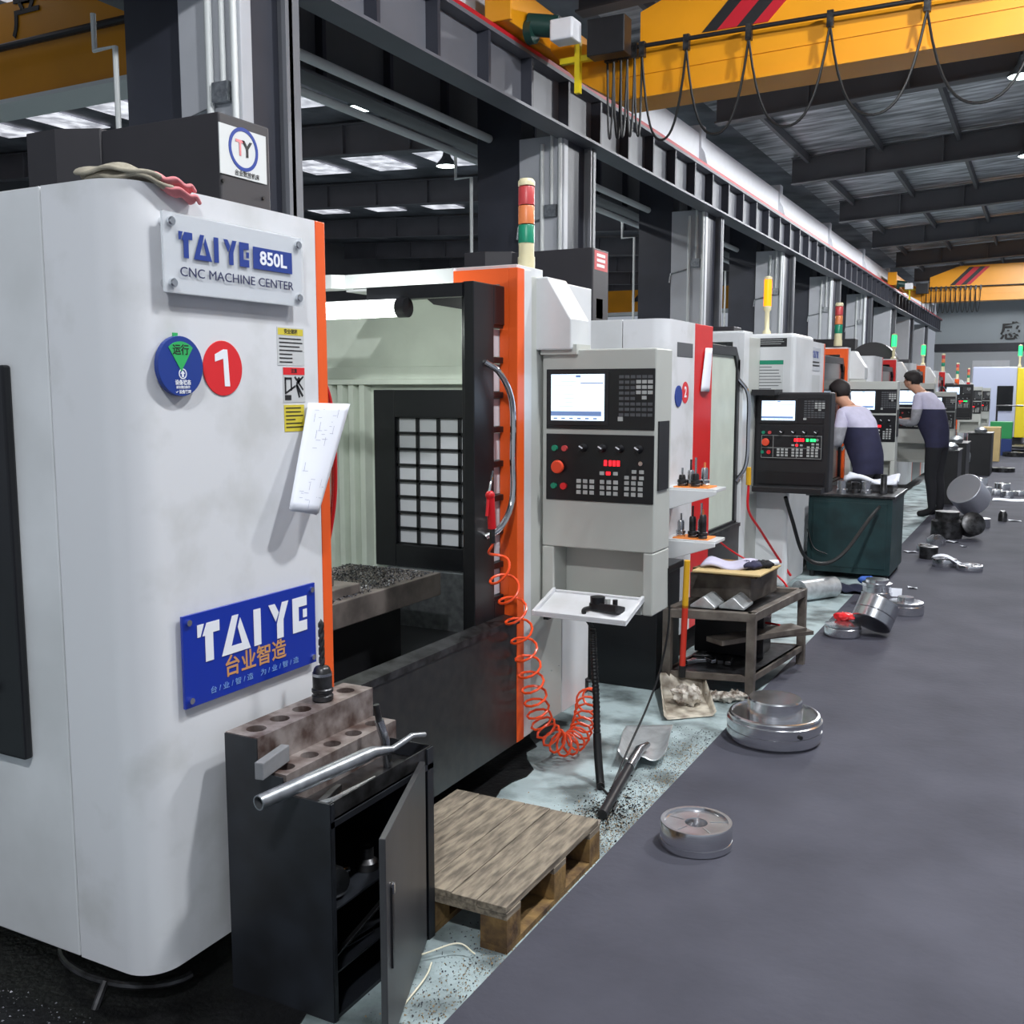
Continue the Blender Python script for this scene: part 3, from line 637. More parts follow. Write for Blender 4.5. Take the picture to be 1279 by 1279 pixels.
    if pstyle:
        x0 = xf+.005 if px is None else px
        pan = pendant(R, x0, Y(pend_y), pz, pstyle)
        b = B(); b.box(x0, x0+.16, Y(p+.14), Y(pend_y+.12), pz-.02, pz+.02); O('pendant_arm', b, 'panel_grey' if pstyle == 'grey' else 'black', R)
    return R, hd, pan
# ---------------- machine 1, with its signs
M1, HD1, (PN1, gx1, gz1) = machine(1.645, 'large white machine in front with blue name signs, red number 1 and open door')
tray(M1, PN1, gx1, gz1, 1.645+2.135)
# acrylic name plate on stand-offs
b = B(); b.box(-1.826, -1.820, 1.746, 2.239, 1.776, 1.957); pl = O('name_plate', b, 'plate', M1, bevel=.001); pl['label'] = 'clear name plate with blue lettering'
b = B(); b.box(-1.8195, -1.8165, 1.744, 2.241, 1.774, 1.959); O('acrylic_cover', b, 'acrylic', pl)
taiye(pl, (-1.8155, 1.79, 1.858), PY, PZ, .236, .060, 'sign_blue_print')
b = B(); b.box(-1.816, -1.815, 2.042, 2.193, 1.858, 1.913); O('model_block', b, 'sign_blue_print', pl)
text('lettering', '850L', .047, 'sign_white', pl, (-1.8146, 2.118, 1.8855), PY, PZ, .0006, .0012, width=.105)
text('lettering', 'CNC MACHINE CENTER', .031, 'sign_navy_print', pl, (-1.8152, 1.993, 1.825), PY, PZ, .0006, 0, width=.405)
for yy, zz in ((1.768, 1.937), (2.219, 1.937), (1.768, 1.797), (2.219, 1.797)):
    b = B(); b.cyl((-1.845, yy, zz), (-1.812, yy, zz), .011, n=16); b.cyl((-1.812, yy, zz), (-1.808, yy, zz), .008, n=16); O('standoff', b, 'chrome', pl, smooth=True)
# blue plate
b = B(); b.box(-1.838, -1.830, 1.769, 2.275, .771, 1.003); bp = O('blue_plate', b, 'blue_sign', M1, bevel=.001); bp['label'] = 'blue name sign with white lettering'
taiye(bp, (-1.829, 1.815, .875), PY, PZ, .420, .098, 'sign_white')
text('lettering', '台业智造', .058, 'sign_orange_print', bp, (-1.829, 2.024, .840), PY, PZ, .0008, .0008, width=.235)
text('lettering', '台 / 业 / 智 / 造    为 / 业 / 智 / 造', .019, 'sign_pale_print', bp, (-1.829, 2.024, .796), PY, PZ, .0006, 0, width=.34)
for yy, zz in ((1.787, .985), (2.258, .985), (1.787, .789), (2.258, .789)):
    b = B(); b.cyl((-1.845, yy, zz), (-1.824, yy, zz), .008, n=14); O('screw', b, 'chrome', bp, smooth=True)
# blue status disc and red number disc
sd = discX('status_disc', -1.839, 1.793, 1.606, .071, .013, 'sign_blue_print', M1)
b = B(); flatpoly(b, [(0, -.012)]+[(.058*math.sin(a), .058*math.cos(a)) for a in [(.72-.144*i) for i in range(11)]], (-1.8258, 1.793, 1.606), PY, PZ); O('green_sector', b, 'sign_green', sd)
text('lettering', '运行', .026, 'ink', sd, (-1.8245, 1.793, 1.643), PY, PZ, .0006, .0004)
b = B(); b.lathe([(.010,0),(.0125,0),(.0125,.001),(.010,.001),(.010,0)], (-1.826, 1.797, 1.588), 24, ax=(1,0,0)); O('arrow_ring', b, 'sign_white', sd)
b = B(); flatpoly(b, [(-.003,-.008),(.003,-.008),(.003,.0),(.007,.0),(0,.008),(-.007,.0),(-.003,.0)], (-1.826, 1.797, 1.588), PY, PZ); O('arrow', b, 'sign_white', sd)
text('lettering', '设备状态', .0125, 'sign_white', sd, (-1.8255, 1.797, 1.567), PY, PZ, .0006, .0003)
text('lettering', '请勿擅自操作', .0075, 'sign_white', sd, (-1.8255, 1.797, 1.556), PY, PZ, .0006, .0001)
text('lettering', '✓ 设备管理', .0095, 'sign_white', sd, (-1.8255, 1.797, 1.545), PY, PZ, .0006, .0002)
b = B(); b.box(-1.836, -1.832, 1.778, 1.792, 1.672, 1.684); O('tab', b, 'sign_green', sd)
nd = discX('number_disc', -1.8445, 1.950, 1.604, .069, .002, 'sign_red', M1)
b = B(); flatpoly(b, [(.006,-.047),(.024,-.047),(.018,.045),(.004,.045),(-.026,.032),(-.026,.014),(.003,.022)], (-1.8425, 1.948, 1.606), PY, PZ); O('numeral', b, 'sign_white', nd)
# safety stickers
s1 = rectX('safety_sticker', -1.8447, 2.158, 2.270, 1.616, 1.719, .0008, 'sticker', M1)
rectX('heading', -1.8439, 2.162, 2.266, 1.698, 1.716, .0005, 'lemon', s1); text('lettering', '安全规程', .014, 'ink', s1, (-1.8432, 2.214, 1.707), PY, PZ, .0004, .0003)
lines('text_lines', -1.8438, 2.166, 2.262, 1.690, .0105, 7, 'ink', s1, .0032)
s2 = rectX('safety_sticker', -1.8447, 2.178, 2.270, 1.516, 1.612, .0008, 'sticker', M1)
rectX('heading', -1.8439, 2.179, 2.269, 1.591, 1.611, .0005, 'sign_red', s2); text('lettering', '注意', .013, 'ink', s2, (-1.8432, 2.224, 1.601), PY, PZ, .0004, .0003)
b = B(); o_ = (-1.8438, 2.180, 1.518)
for p in ([(.004,.004),(.03,.004),(.03,.018),(.004,.018)], [(.004,.02),(.010,.02),(.010,.066),(.004,.066)], [(.004,.060),(.034,.060),(.034,.066),(.004,.066)], [(.029,.03),(.034,.03),(.034,.066),(.029,.066)], [(.012,.022),(.05,.040),(.047,.045),(.010,.027)], [(.05,.045),(.076,.012),(.082,.016),(.056,.050)], [(.05,.045),(.062,.01),(.068,.012),(.058,.046)], [(.044,.066),(.080,.030),(.083,.034),(.049,.070)], [(.056,.046),(.084,.066),(.082,.071),(.052,.052)], [(.058,.052),(.068,.052),(.072,.062),(.064,.068),(.056,.062)]):
    flatpoly(b, p, o_, PY, PZ, .0006)
O('pictogram', b, 'ink', s2)
s3 = rectX('safety_sticker', -1.8447, 2.180, 2.264, 1.436, 1.509, .0008, 'lemon', M1); lines('text_lines', -1.8438, 2.186, 2.258, 1.502, .0105, 6, 'ink', s3, .003, seed=5)
# logo on the head cover
lg = rectX('logo_plate', -2.899, 3.085, 3.352, 2.388, 2.578, .004, 'sticker', HD1)
b = B(); b.lathe([(.070,0),(.084,0),(.084,.002),(.070,.002),(.070,0)], (-2.895, 3.218, 2.50), 40, ax=(1,0,0)); O('logo_ring', b, 'sign_blue_print', HD1)
text('lettering', 'T', .085, 'rag_pink', HD1, (-2.893, 3.198, 2.50), PY, PZ, .001, .001); text('lettering', 'Y', .085, 'ink', HD1, (-2.893, 3.238, 2.50), PY, PZ, .001, .002)
text('lettering', '台业数控机床', .024, 'ink', HD1, (-2.893, 3.235, 2.404), PY, PZ, .0008, 0)
for yy, zz in ((3.10, 2.36), (3.33, 2.33)):
    b = B(); b.cyl((-2.901, yy, zz), (-2.892, yy, zz), .008, n=10); O('bolt', b, 'steel_dark', HD1)
# ring tube under the left corner
b = B(); b.tube([(-2.10+.20*math.cos(a)*1.1, 1.80+.13*math.sin(a), .05) for a in [math.pi*(1.0+i/14) for i in range(15)]], .010, n=8); b.tube([(-2.045, 1.672, .055), (-2.04, 1.63, 0)], .010, n=8); O('foot_ring', b, 'steel_dark', M1, smooth=True)
b = B(); b.box(-1.862, -1.842, 4.256, 4.290, .14, .21); b.cyl((-1.845, 4.268, .16), (-1.80, 4.262, .155), .010, n=10); b.cyl((-1.845, 4.276, .195), (-1.825, 4.276, .195), .008, n=10); O('air_fitting', b, 'steel_dark', M1)
b = B(); b.box(-1.842, -1.82, 3.80, 3.83, .585, .645); O('plug', b, 'black', M1)
# ---------------- machine 2 (red trim, black pendant)
M2, HD2, (PN2, gx2, gz2) = machine(5.32, 'white machine with red door post and red number 2', 'red', a=.50, t=.85, o=1.58, p=1.66, e=2.6, zt=1.935, door='closed', lit='none', pstyle='black', pend_y=1.93, pz=1.533, boxz=2.55, post='white', bracket=False)
n2 = discX('number_disc', -1.8445, 5.655, 1.535, .062, .002, 'sign_red', M2); text('lettering', '2', .085, 'sign_white', n2, (-1.842, 5.655, 1.535), PY, PZ, .001, .002)
discX('status_disc', -1.8447, 5.53, 1.515, .06, .006, 'sign_blue_print', M2)
rectX('slot', -1.8448, 5.50, 5.78, 1.735, 1.815, .0015, 'key_dark', M2)
rs = rectX('red_sign', -2.903, 6.79, 7.03, 2.40, 2.535, .004, 'beacon_red', HD2); lines('text_lines', -2.898, 6.83, 6.99, 2.515, .036, 3, 'sign_white', HD2, .02, seed=3)
rectX('yellow_sticker', -2.903, 6.83, 6.95, 2.06, 2.20, .003, 'lemon', HD2)
beacon(M2, -1.865, 7.6, 1.95, 'amber', h=.42, r=.028)
# electrical box with notices
b = B(); b.box(-2.1, -1.60, 7.36, 8.0, 1.40, 1.95); b.box(-1.9, -1.62, 7.38, 8.0, .12, 1.40); eb = O('electrical_box', b, 'white', M2, bevel=.03, seg=3)
rectY('black_notice', 7.36, -1.86, -1.66, 1.855, 1.915, .002, 'ink', eb); lines('notice_lines', 7.3575, -1.85, -1.68, 1.905, .014, 3, 'sticker', eb, .003, axis=1)
rectY('notice', 7.36, -1.86, -1.68, 1.52, 1.76, .002, 'sticker', eb); rectY('notice_heading', 7.358, -1.86, -1.68, 1.73, 1.76, .001, 'beacon_green', eb); lines('notice_lines', 7.3575, -1.85, -1.69, 1.715, .022, 8, 'key_dark', eb, .005, axis=1, seed=9)
# ---------------- machines 3 and on
M3, HD3, (PN3, _, _) = machine(9.0, 'white machine with orange door frame behind the first worker', 'orange', zt=1.97, door='closed', lit='none', pend_y=1.95, detail=1, pz=1.635, boxz=2.2)
beacon(M3, -1.95, 10.95, 2.0, None, h=.42, r=.04)
s = rectX('name_plate', -1.843, 9.12, 9.5, 1.72, 1.92, .003, 'plate', M3); taiye(s, (-1.839, 9.16, 1.83), PY, PZ, .24, .06, 'sign_blue_print'); lines('name_lines', -1.8395, 9.16, 9.46, 1.80, .03, 2, 'ink', s, .014)
rectX('notice', -1.843, 9.15, 9.5, 1.45, 1.68, .003, 'sticker', M3)
far = [(12.72, 'white machine with dark red door frame behind the second worker', 'red', 'green', 'grey', 1.64, 1.95),
       (16.4, 'white machine with orange post and green beacon, fifth along the row', 'orange', 'green', 'grey', 1.52, 1.95),
       (20.1, 'white machine with slim red post, sixth along the row', 'red', None, 'black', 1.66, 1.9),
       (23.8, 'small distant white machine, seventh along the row', 'orange', None, 'grey', 1.62, 1.8),
       (27.5, 'tiny distant white machine, last before the yellow one', 'red', None, 'grey', 1.6, 1.75)]
for (y0, lab, tr, lt, ps, pz, zt) in far:
    Mk, _, _ = machine(y0, lab, tr, zt=zt, door='closed', lit=lt, pstyle=ps, detail=1, pend_y=1.95, pz=pz, boxz=zt+(.1 if y0 < 13 else .45))
    if y0 < 13:
        b = B(); b.lathe([(.001,0),(.33,0),(.33,.30),(.29,.34),(.001,.34)], (-2.2, 15.0, 1.88), 28, ax=(0,1,0)); O('tool_drum', b, 'box_dark', Mk, smooth=True)
# lilac machine with yellow frame at the far end of the row
Q = thing('machining_center', 'pale lilac machine with yellow door frame at the far end', 'machine', (-1.3, 32.5, 0), group='machining centres along the aisle')
b = B(); b.box(-1.9, -.78, 31.2, 33.6, .25, 2.18); O('cabinet', b, 'machine_lilac', Q, bevel=.03)
b = B(); b.box(-.78, -.52, 31.15, 33.4, .25, 2.15); O('door_frame', b, 'machine_yellow', Q, bevel=.02)
b = B(); b.box(-.52, -.50, 31.6, 33.1, .9, 2.0); O('door_glass', b, 'glass_dark', Q)
b = B(); b.box(-1.85, -.6, 31.3, 33.4, 0, .25); O('base', b, 'black', Q)
rectY('inspection_window', 31.2, -1.26, -.86, .98, 1.66, .03, 'glass_dark', Q)
beacon(Q, -.75, 31.6, 2.18, 'green', h=.6, r=.05)
# ================================================================ things near the first machine
# ---- tool cabinet
T = thing('tool_cabinet', 'black steel tool cabinet with open door and rusty holder tiers', 'cabinet', (-1.63, 2.1, 0))
y0, y1 = 1.87, 2.36
def holes_top(name, x0, x1, ya, yb, z, h, ys, r, m):
    b = B(); n = 20; cuts = [ya]+[(p+q)/2 for p, q in zip(ys, ys[1:])]+[yb]; xc = (x0+x1)/2
    for k, yc in enumerate(ys):
        a, c = cuts[k], cuts[k+1]; ring = []; outr = []
        for i in range(n):
            t = 2*math.pi*(i+.5)/n; dx, dy = math.cos(t), math.sin(t); ring.append((xc+r*dx, yc+r*dy))
            s = min([(x1-xc)/dx if dx > 1e-9 else 9, (x0-xc)/dx if dx < -1e-9 else 9, (c-yc)/dy if dy > 1e-9 else 9, (a-yc)/dy if dy < -1e-9 else 9]); outr.append((xc+s*dx, yc+s*dy))
        base = len(b.v); vs = [(*p, z) for p in ring]+[(*p, z) for p in outr]+[(*p, z-.03) for p in ring]; fs = []
        for i in range(n):
            j = (i+1) % n; fs += [(i, j, n+j, n+i), (i, j, 2*n+j, 2*n+i)]
        for (cx, cy) in ((x1,c),(x0,c),(x0,a),(x1,a)):   # corner fills
            best = sorted(range(n), key=lambda i: (outr[i][0]-cx)**2+(outr[i][1]-cy)**2)[:2]; vs.append((cx,cy,z)); fs.append((n+best[0], n+best[1], len(vs)-1))
        b.add(vs, fs)
    # sides
    b.quad((x0,ya,z),(x1,ya,z),(x1,ya,z-h),(x0,ya,z-h)); b.quad((x1,ya,z),(x1,yb,z),(x1,yb,z-h),(x1,ya,z-h)); b.quad((x0,yb,z),(x1,yb,z),(x1,yb,z-h),(x0,yb,z-h)); b.quad((x0,ya,z),(x0,yb,z),(x0,yb,z-h),(x0,ya,z-h)); b.quad((x0,ya,z-h),(x1,ya,z-h),(x1,yb,z-h),(x0,yb,z-h))
    return O(name, b, m, T)
holes_top('rear_tier', -1.80, -1.695, y0, y1, .69, .11, [1.925, 2.015, 2.105, 2.195, 2.30], .026, 'rust_steel')
holes_top('front_tier', -1.695, -1.615, y0+.01, y1, .605, .10, [1.925, 2.02, 2.115, 2.21, 2.305], .024, 'rust_steel')
b = B(); b.prism([(-1.80,0),(-1.472,0),(-1.472,.562),(-1.615,.562),(-1.615,.603),(-1.695,.603),(-1.695,.688),(-1.80,.688)], 1, y0-.004, y0-.0005); b.box(-1.80, -1.475, 2.325, 2.33, 0, .56); b.box(-1.80, -1.795, y0, 2.33, 0, .66); b.box(-1.80, -1.475, y0, 2.33, .0, .01)
O('body', b, 'cab_black', T)
b = B(); b.box(-1.615, -1.475, y0, 2.33, .515, .520); b.box(-1.48, -1.475, y0, 2.33, .515, .562); b.box(-1.615, -1.475, y0, y0+.004, .515, .562); b.box(-1.615, -1.475, 2.326, 2.33, .515, .562); O('top_tray', b, 'steel_dark', T)
b = B(); b.box(-1.482, -1.470, y0, y0+.012, 0, .56); b.box(-1.482, -1.470, 2.30, 2.33, 0, .56); b.box(-1.482, -1.470, y0, 2.33, .50, .515); O('front_frame', b, 'cab_black', T)
b = B(); b.box(-1.79, -1.49, y0+.005, 2.325, .27, .275); b.box(-1.79, -1.49, y0+.005, 2.325, .105, .11); O('shelf', b, 'cab_black', T)
hx, hy, ex, ey = -1.468, 2.27, -1.285, 1.815
b = B(); d = Vector((ex-hx, ey-hy, 0)); L = d.length; d.normalize(); nrm = Vector((-d.y, d.x, 0))
c = Vector((hx, hy, 0))+d*L/2; b.obox((c.x, c.y, .275), d, nrm, PZ, L/2, .008, .262); dr = O('door', b, 'door_dark', T, bevel=.002)
sgn = 1 if nrm.dot(Vector((1, -1, 0))) > 0 else -1
b = B(); hp = Vector((hx, hy, .30))+d*(L-.05)+nrm*sgn*.009; b.obox(hp, d, nrm, PZ, .008, .004, .10); O('handle_slot', b, 'black', dr)
b = B(); hq = Vector((hx, hy, .395))+d*(L-.05)+nrm*sgn*.014; b.obox(hq, d, nrm, PZ, .006, .003, .012); O('latch', b, 'steel', dr)
# ---- tools on the cabinet
t = thing('drill_chuck', 'drill bit held in a steel chuck standing in the cabinet hole', 'drill', (-1.747, 2.195, .68))
b = B(); b.lathe([(.001,-.02),(.022,-.02),(.022,.01),(.030,.012),(.030,.024),(.026,.027),(.026,.032),(.030,.034),(.030,.042),(.027,.045),(.027,.085),(.022,.100),(.018,.105),(.008,.108),(.001,.108)], (-1.747,2.195,.682), 28); O('chuck', b, 'steel_dark', t, smooth=True)
b = B(); b.lathe([(.0205,.10),(.0215,.088),(.0272,.088),(.0274,.080)], (-1.747,2.195,.682), 28); O('collar', b, 'steel', t, smooth=True)
b = B(); n = 40; vs = []; fs = []
for i in range(n+1):
    z = .682+.105+.135*i/n; a = i*.42
    for k in range(12):
        an = 2*math.pi*k/12; r = .0085*(1 if abs(math.sin((an-a))) > .45 else .62)*(1 if i < n-3 else (n-i)/4+.05); vs.append((-1.747+r*math.cos(an), 2.195+r*math.sin(an), z))
for i in range(n):
    for k in range(12): fs.append((i*12+k, i*12+(k+1)%12, (i+1)*12+(k+1)%12, (i+1)*12+k))
b.add(vs, fs); O('drill_bit', b, 'steel_dark', t, smooth=True, ang=60)
b = B(); b.obox((-1.662, 1.885, .630), (-.22,1,0), (1,.22,0), PZ, .068, .012, .022)
tag(O('whetstone', b, 'whetstone', bevel=.003, at=(-1.662,1.885,.608)), 'grey rectangular whetstone lying across the cabinet tier', 'whetstone')
b = B(); P0 = Vector((-1.585,1.745,.590)); P1 = Vector((-1.525,2.12,.602)); d = (P1-P0).normalized()
pts = [P0, P0+d*.18, P1-d*.03, P1, P1+Vector((.02,.06,-.008)), P1+Vector((.03,.14,.006)), P1+Vector((.04,.19,-.004))]
b.tube(pts, .019, n=18, cap=False, rs=[.0185,.019,.019,.016,.009,.008,.007]); b.tube([P0, P0+d*.18, P1-d*.03], .015, n=18, cap=False)
b.lathe([(.015,0),(.0185,0)], P0, 18, ax=d)
tag(O('lever_pipe', b, 'galv', smooth=True, at=(-1.55,1.95,.565)), 'galvanised pipe with tapered end lying across the cabinet top', 'pipe')
t = thing('boring_holder', 'slim steel tool holder standing upright beside the pipe', 'tool', (-1.555, 2.225, .52))
b = B(); b.tube([(-1.553,2.228,.521), (-1.558,2.222,.60), (-1.568,2.210,.655)], .013, n=16); O('shank', b, 'steel', t, smooth=True)
b = B(); b.tube([(-1.568,2.210,.655), (-1.573,2.205,.70)], .009, n=12); O('tip', b, 'steel_dark', t, smooth=True)
for (x, yv, a, l, m, lab) in ((-1.535, 1.93, .5, .055, 'galv', 'short flat steel bar in the cabinet tray near its corner'), (-1.56, 1.98, -.2, .05, 'steel_dark', 'dark steel insert block in the cabinet tray'), (-1.52, 2.04, .15, .075, 'steel', 'slim bright steel rod lying in the cabinet tray')):
    b = B(); b.obox((x, yv, .529), (math.sin(a), math.cos(a), .05), (math.cos(a), -math.sin(a), 0), (0,0,1), l, .010, .008); tag(O('steel_bar', b, m, bevel=.002, at=(x,yv,.52)), lab, 'metal bar', 'loose bits in the cabinet tray')
t = thing('milling_cutter', 'round steel cutter with shank on the upper cabinet shelf', 'cutter', (-1.56, 1.95, .275))
b = B(); b.lathe([(.001,0),(.038,0),(.040,.03),(.036,.05),(.020,.055),(.001,.055)], (-1.56,1.96,.275+.04), 20, ax=(.9,-.3,.1)); O('cutter_head', b, 'steel', t, smooth=True)
b = B(); b.tube([(-1.57,1.96,.31), (-1.57,2.06,.295)], .010, n=10); O('shank', b, 'steel', t, smooth=True)
for (p, q_, lab) in (((-1.52,1.90,.12), (-1.50,2.13,.20), 'long steel bar leaning inside the cabinet'), ((-1.55,1.93,.115), (-1.52,2.10,.118), 'steel rod lying on the lower cabinet shelf')):
    b = B(); b.bar(p, q_, .014, .006); tag(O('steel_bar', b, 'steel', bevel=.001, at=p), lab, 'metal bar', 'bars inside the cabinet')
b = B(); b.lathe([(.001,0),(.030,0),(.030,.02),(.018,.03),(.018,.06),(.001,.06)], (-1.55,2.12,.276), 18); tag(O('tool_holder', b, 'steel_dark', smooth=True, at=(-1.55,2.12,.275)), 'small dark tool holder at the back of the cabinet shelf', 'tool holder')
# ---- pallet
T = thing('wooden_pallet', 'worn wooden pallet lying on the floor before the machine', 'pallet', (-1.49, 2.66, 0))
xs = [-1.79, -1.695, -1.605, -1.515, -1.42, -1.335, -1.24]
for a, c in zip(xs, xs[1:]):
    j = random.uniform(-.004, .004); b = B(); b.box(a+.0015, c-.0015, 2.335+j, 2.99+j, .118, .138+random.uniform(-.001,.0015)); O('plank', b, 'wood', T, bevel=.0015)
for yv in (2.335, 2.64, 2.91):
    b = B(); b.box(-1.79, -1.24, yv, yv+.085, .098, .118); O('crossbar', b, 'wood', T, bevel=.0015)
    for x in (-1.79, -1.56, -1.325):
        b = B(); b.box(x, x+.085, yv, yv+.085, .018, .098); O('block', b, 'wood_block', T, bevel=.002)
for x in (-1.79, -1.56, -1.325):
    b = B(); b.box(x, x+.085, 2.335, 2.995, 0, .018); O('runner', b, 'wood_block', T)
# ---- straw strands near the pallet
for k, (pts, lab) in enumerate((([(-1.49,2.16,.012),(-1.43,2.20,.02),(-1.36,2.27,.035),(-1.31,2.28,.012)], 'long pale plastic strand on the floor by the cabinet door'), ([(-1.40,2.20,.004),(-1.37,2.12,.012),(-1.36,2.00,.003)], 'thin pale strand trailing toward the dark aisle'), ([(-1.46,2.20,.003),(-1.47,2.21,.05),(-1.475,2.215,.10)], 'short upright pale strand beside the pallet'))):
    b = B(); b.tube(smooth_path(pts), .0025, n=6); tag(O('plastic_strand', b, 'straw', smooth=True), lab, 'strand', 'plastic strands by the pallet')
# ---- drawing sheets on the front of machine 1
def sheet(u, v):
    tl, tr, br, bl = Vector((-1.838,2.275,1.514)), Vector((-1.832,2.462,1.509)), Vector((-1.785,2.243,1.207)), Vector((-1.79,2.125,1.232))
    p = (tl*(1-u)+tr*u)*(1-v)+(bl*(1-u)+br*u)*v; p.x += .012*math.sin(math.pi*u)*(.3+v); return p
t = thing('drawing_sheets', 'white drawing sheets clipped beside the orange door trim', 'paper', (-1.81, 2.29, 1.2))
b = B(); b.grid(sheet, 8, 14); O('sheet', b, 'paper', t, solid=.0006, smooth=True)
b = B(); b.grid(lambda u, v: sheet(.05+u*.9, v*1.015)-Vector((.006,-.004,0)), 6, 10); O('rear_sheet', b, 'paper', t, solid=.0006, smooth=True)
b = B(); rnd = random.Random(4)
for i in range(34):
    u = rnd.uniform(.1,.85); v = rnd.uniform(.05,.9); n = Vector((.0012,0,0)); l = rnd.uniform(.03,.14); h = rnd.choice([.004,.004,.05])
    ps = [sheet(u,v)+n, sheet(min(u+l,.95),v)+n, sheet(min(u+l,.95),v+.003)+n, sheet(u,v+.003)+n] if h < .01 else [sheet(u,v)+n, sheet(u+.008,v)+n, sheet(u+.008,v+.08)+n, sheet(u,v+.08)+n]
    b.add(ps, [(0,1,2,3)])
O('pencil_lines', b, 'pencil', t)['kind'] = 'stuff'
# ---- work gloves / rag on top of machine 1
t = thing('work_rag', 'folded beige and pink rag lying on top of the machine corner', 'rag', (-1.88, 1.72, 2.02))
def strip(path, w, seed, lift=0.):
    P = smooth_path(path, 8); n = len(P)-1; rnd = random.Random(seed); ph = [rnd.uniform(0, 6) for _ in range(4)]
    def fn(u, v):
        i = min(n, int(round(u*n))); t = (P[min(i+1,n)]-P[max(i-1,0)]).normalized(); sd = t.cross(PZ).normalized(); p = P[i]+sd*(v-.5)*w
        p.z += .006*math.sin(9*v+ph[0]+3*u)+.004*math.sin(14*u+ph[1]+5*v)+lift; return p
    b = B(); b.grid(fn, n, 8); return b
for k, (m, pts, w, nm) in enumerate((('rag', [(-1.985,1.665,2.036),(-1.93,1.675,2.046),(-1.87,1.70,2.046),(-1.838,1.76,2.030)], .050, 'fold'), ('rag', [(-1.97,1.68,2.030),(-1.91,1.69,2.034),(-1.855,1.72,2.034),(-1.838,1.79,2.012)], .045, 'fold'), ('rag_pink', [(-1.842,1.745,2.036),(-1.834,1.79,2.030),(-1.832,1.825,2.022),(-1.834,1.850,2.016)], .038, 'cuff'), ('rag_pink', [(-1.838,1.765,2.014),(-1.830,1.80,2.006),(-1.828,1.84,2.0),(-1.830,1.862,1.996)], .034, 'cuff'))):
    O(nm, strip(pts, w, k+3), m, t, smooth=True, solid=.010, sub=1)
# ---- air gun and its coiled hose
t = thing('air_gun', 'pink air blow gun with chrome nozzle hanging on the door handle', 'air gun', (-1.81, 3.27, 1.05))
b = B(); b.tube(smooth_path([(-1.80,3.262,1.16),(-1.80,3.268,1.10),(-1.80,3.275,1.04)]), .016, n=12, rs=None); b.sphere((-1.80,3.26,1.165), .018, 12, 8); b.tube([(-1.80,3.245,1.15),(-1.80,3.235,1.09)], .006, n=8); O('grip', b, 'hose_red', t, smooth=True)
b = B(); b.tube(smooth_path([(-1.80,3.255,1.18),(-1.80,3.27,1.22),(-1.81,3.30,1.25)]), .0045, n=8); O('nozzle', b, 'chrome', t, smooth=True)
b = B(); b.cyl((-1.80,3.275,1.04), (-1.80,3.278,.985), .011, n=12); O('coupling', b, 'steel_dark', t, smooth=True)
ax = smooth_path([(-1.80,3.28,.985),(-1.795,3.30,.90),(-1.79,3.40,.76),(-1.78,3.50,.55),(-1.775,3.57,.36),(-1.765,3.63,.20),(-1.72,3.72,.085),(-1.70,3.84,.075),(-1.735,4.00,.115),(-1.79,4.16,.15),(-1.80,4.262,.155)], 30)
pts = []; ph = 0.; up0 = Vector((0,0,1)); N = len(ax)
for i in range(N):
    f = i/(N-1); tg = (ax[min(i+1,N-1)]-ax[max(i-1,0)]).normalized(); s1 = tg.cross(Vector((1,.0,.15))).normalized(); s2 = tg.cross(s1)
    seg = (ax[i]-ax[i-1]).length if i else 0; pitch = .15-.106*min(1, f/.52) if f < .52 else (.044 if f < .74 else .044+.05*(f-.74)/.26)
    sub = max(1, int(seg/pitch*14)); r = .048*min(1, f/.10)*(1 if f < .93 else max(0, (1-f)/.07))
    for k in range(sub):
        ph += 2*math.pi*seg/pitch/sub; p = ax[i-1].lerp(ax[i], (k+1)/sub) if i else ax[0]; pts.append(p+(s1*math.cos(ph)+s2*math.sin(ph))*r)
pts = [p if p.z > .008 else Vector((p.x, p.y, .008)) for p in pts]
b = B(); b.tube(pts, .0052, n=7); tag(O('coiled_air_hose', b, 'hose_orange', smooth=True, at=(-1.72,3.72,0)), 'orange coiled air hose hanging from the door to the floor', 'hose')
# ---- black corrugated conduit and cables below the pendant
t = thing('corrugated_conduit', 'black corrugated hose hanging from the control panel tray', 'hose', (-1.47, 3.56, 0))
pts = smooth_path([(-1.556,3.66,.605),(-1.548,3.655,.50),(-1.53,3.64,.34),(-1.505,3.60,.15),(-1.475,3.56,.02),(-1.46,3.53,.015)], 22)
k = int(len(pts)*.55); b = B(); b.tube(pts[:k], .013, n=12, rs=[.0155 if i % 2 else .0125 for i in range(k)]); O('corrugated_hose', b, 'rubber', t, smooth=True)
b = B(); b.tube(pts[k-1:], .0165, n=12); O('sleeve', b, 'rubber', t, smooth=True)
b = B(); b.tube(smooth_path([(-1.46,3.53,.015),(-1.42,3.50,.006),(-1.36,3.44,.006),(-1.34,3.36,.006)]), .005, n=8); O('tail', b, 'rubber', t, smooth=True)
b = B(); b.tube(smooth_path([(-1.352,3.96,.82),(-1.345,3.97,.60),(-1.37,3.95,.40),(-1.40,3.88,.25),(-1.425,3.75,.12),(-1.43,3.62,.03),(-1.41,3.50,.006),(-1.37,3.38,.006)], 10), .0045, n=8); tag(O('power_cable', b, 'rubber', smooth=True), 'thin black cable drooping from the control panel to the floor', 'cable')
t = thing('hand_wheel_pendant', 'black hand wheel controller resting on the fold-down tray', 'controller', (gx1(775), 3.68, gz1(735)))
zc = gz1(738); b = B(); b.obox((gx1(776), 3.67, zc+.012), (1,-.25,.05), (.25,1,-.3), (0,.3,1), .068, .032, .016); O('body', b, 'black', t, bevel=.005)
b = B(); b.cyl((gx1(764), 3.675, zc+.03), (gx1(764), 3.675, zc+.055), .030, n=24); O('wheel', b, 'black_satin', t, smooth=True)
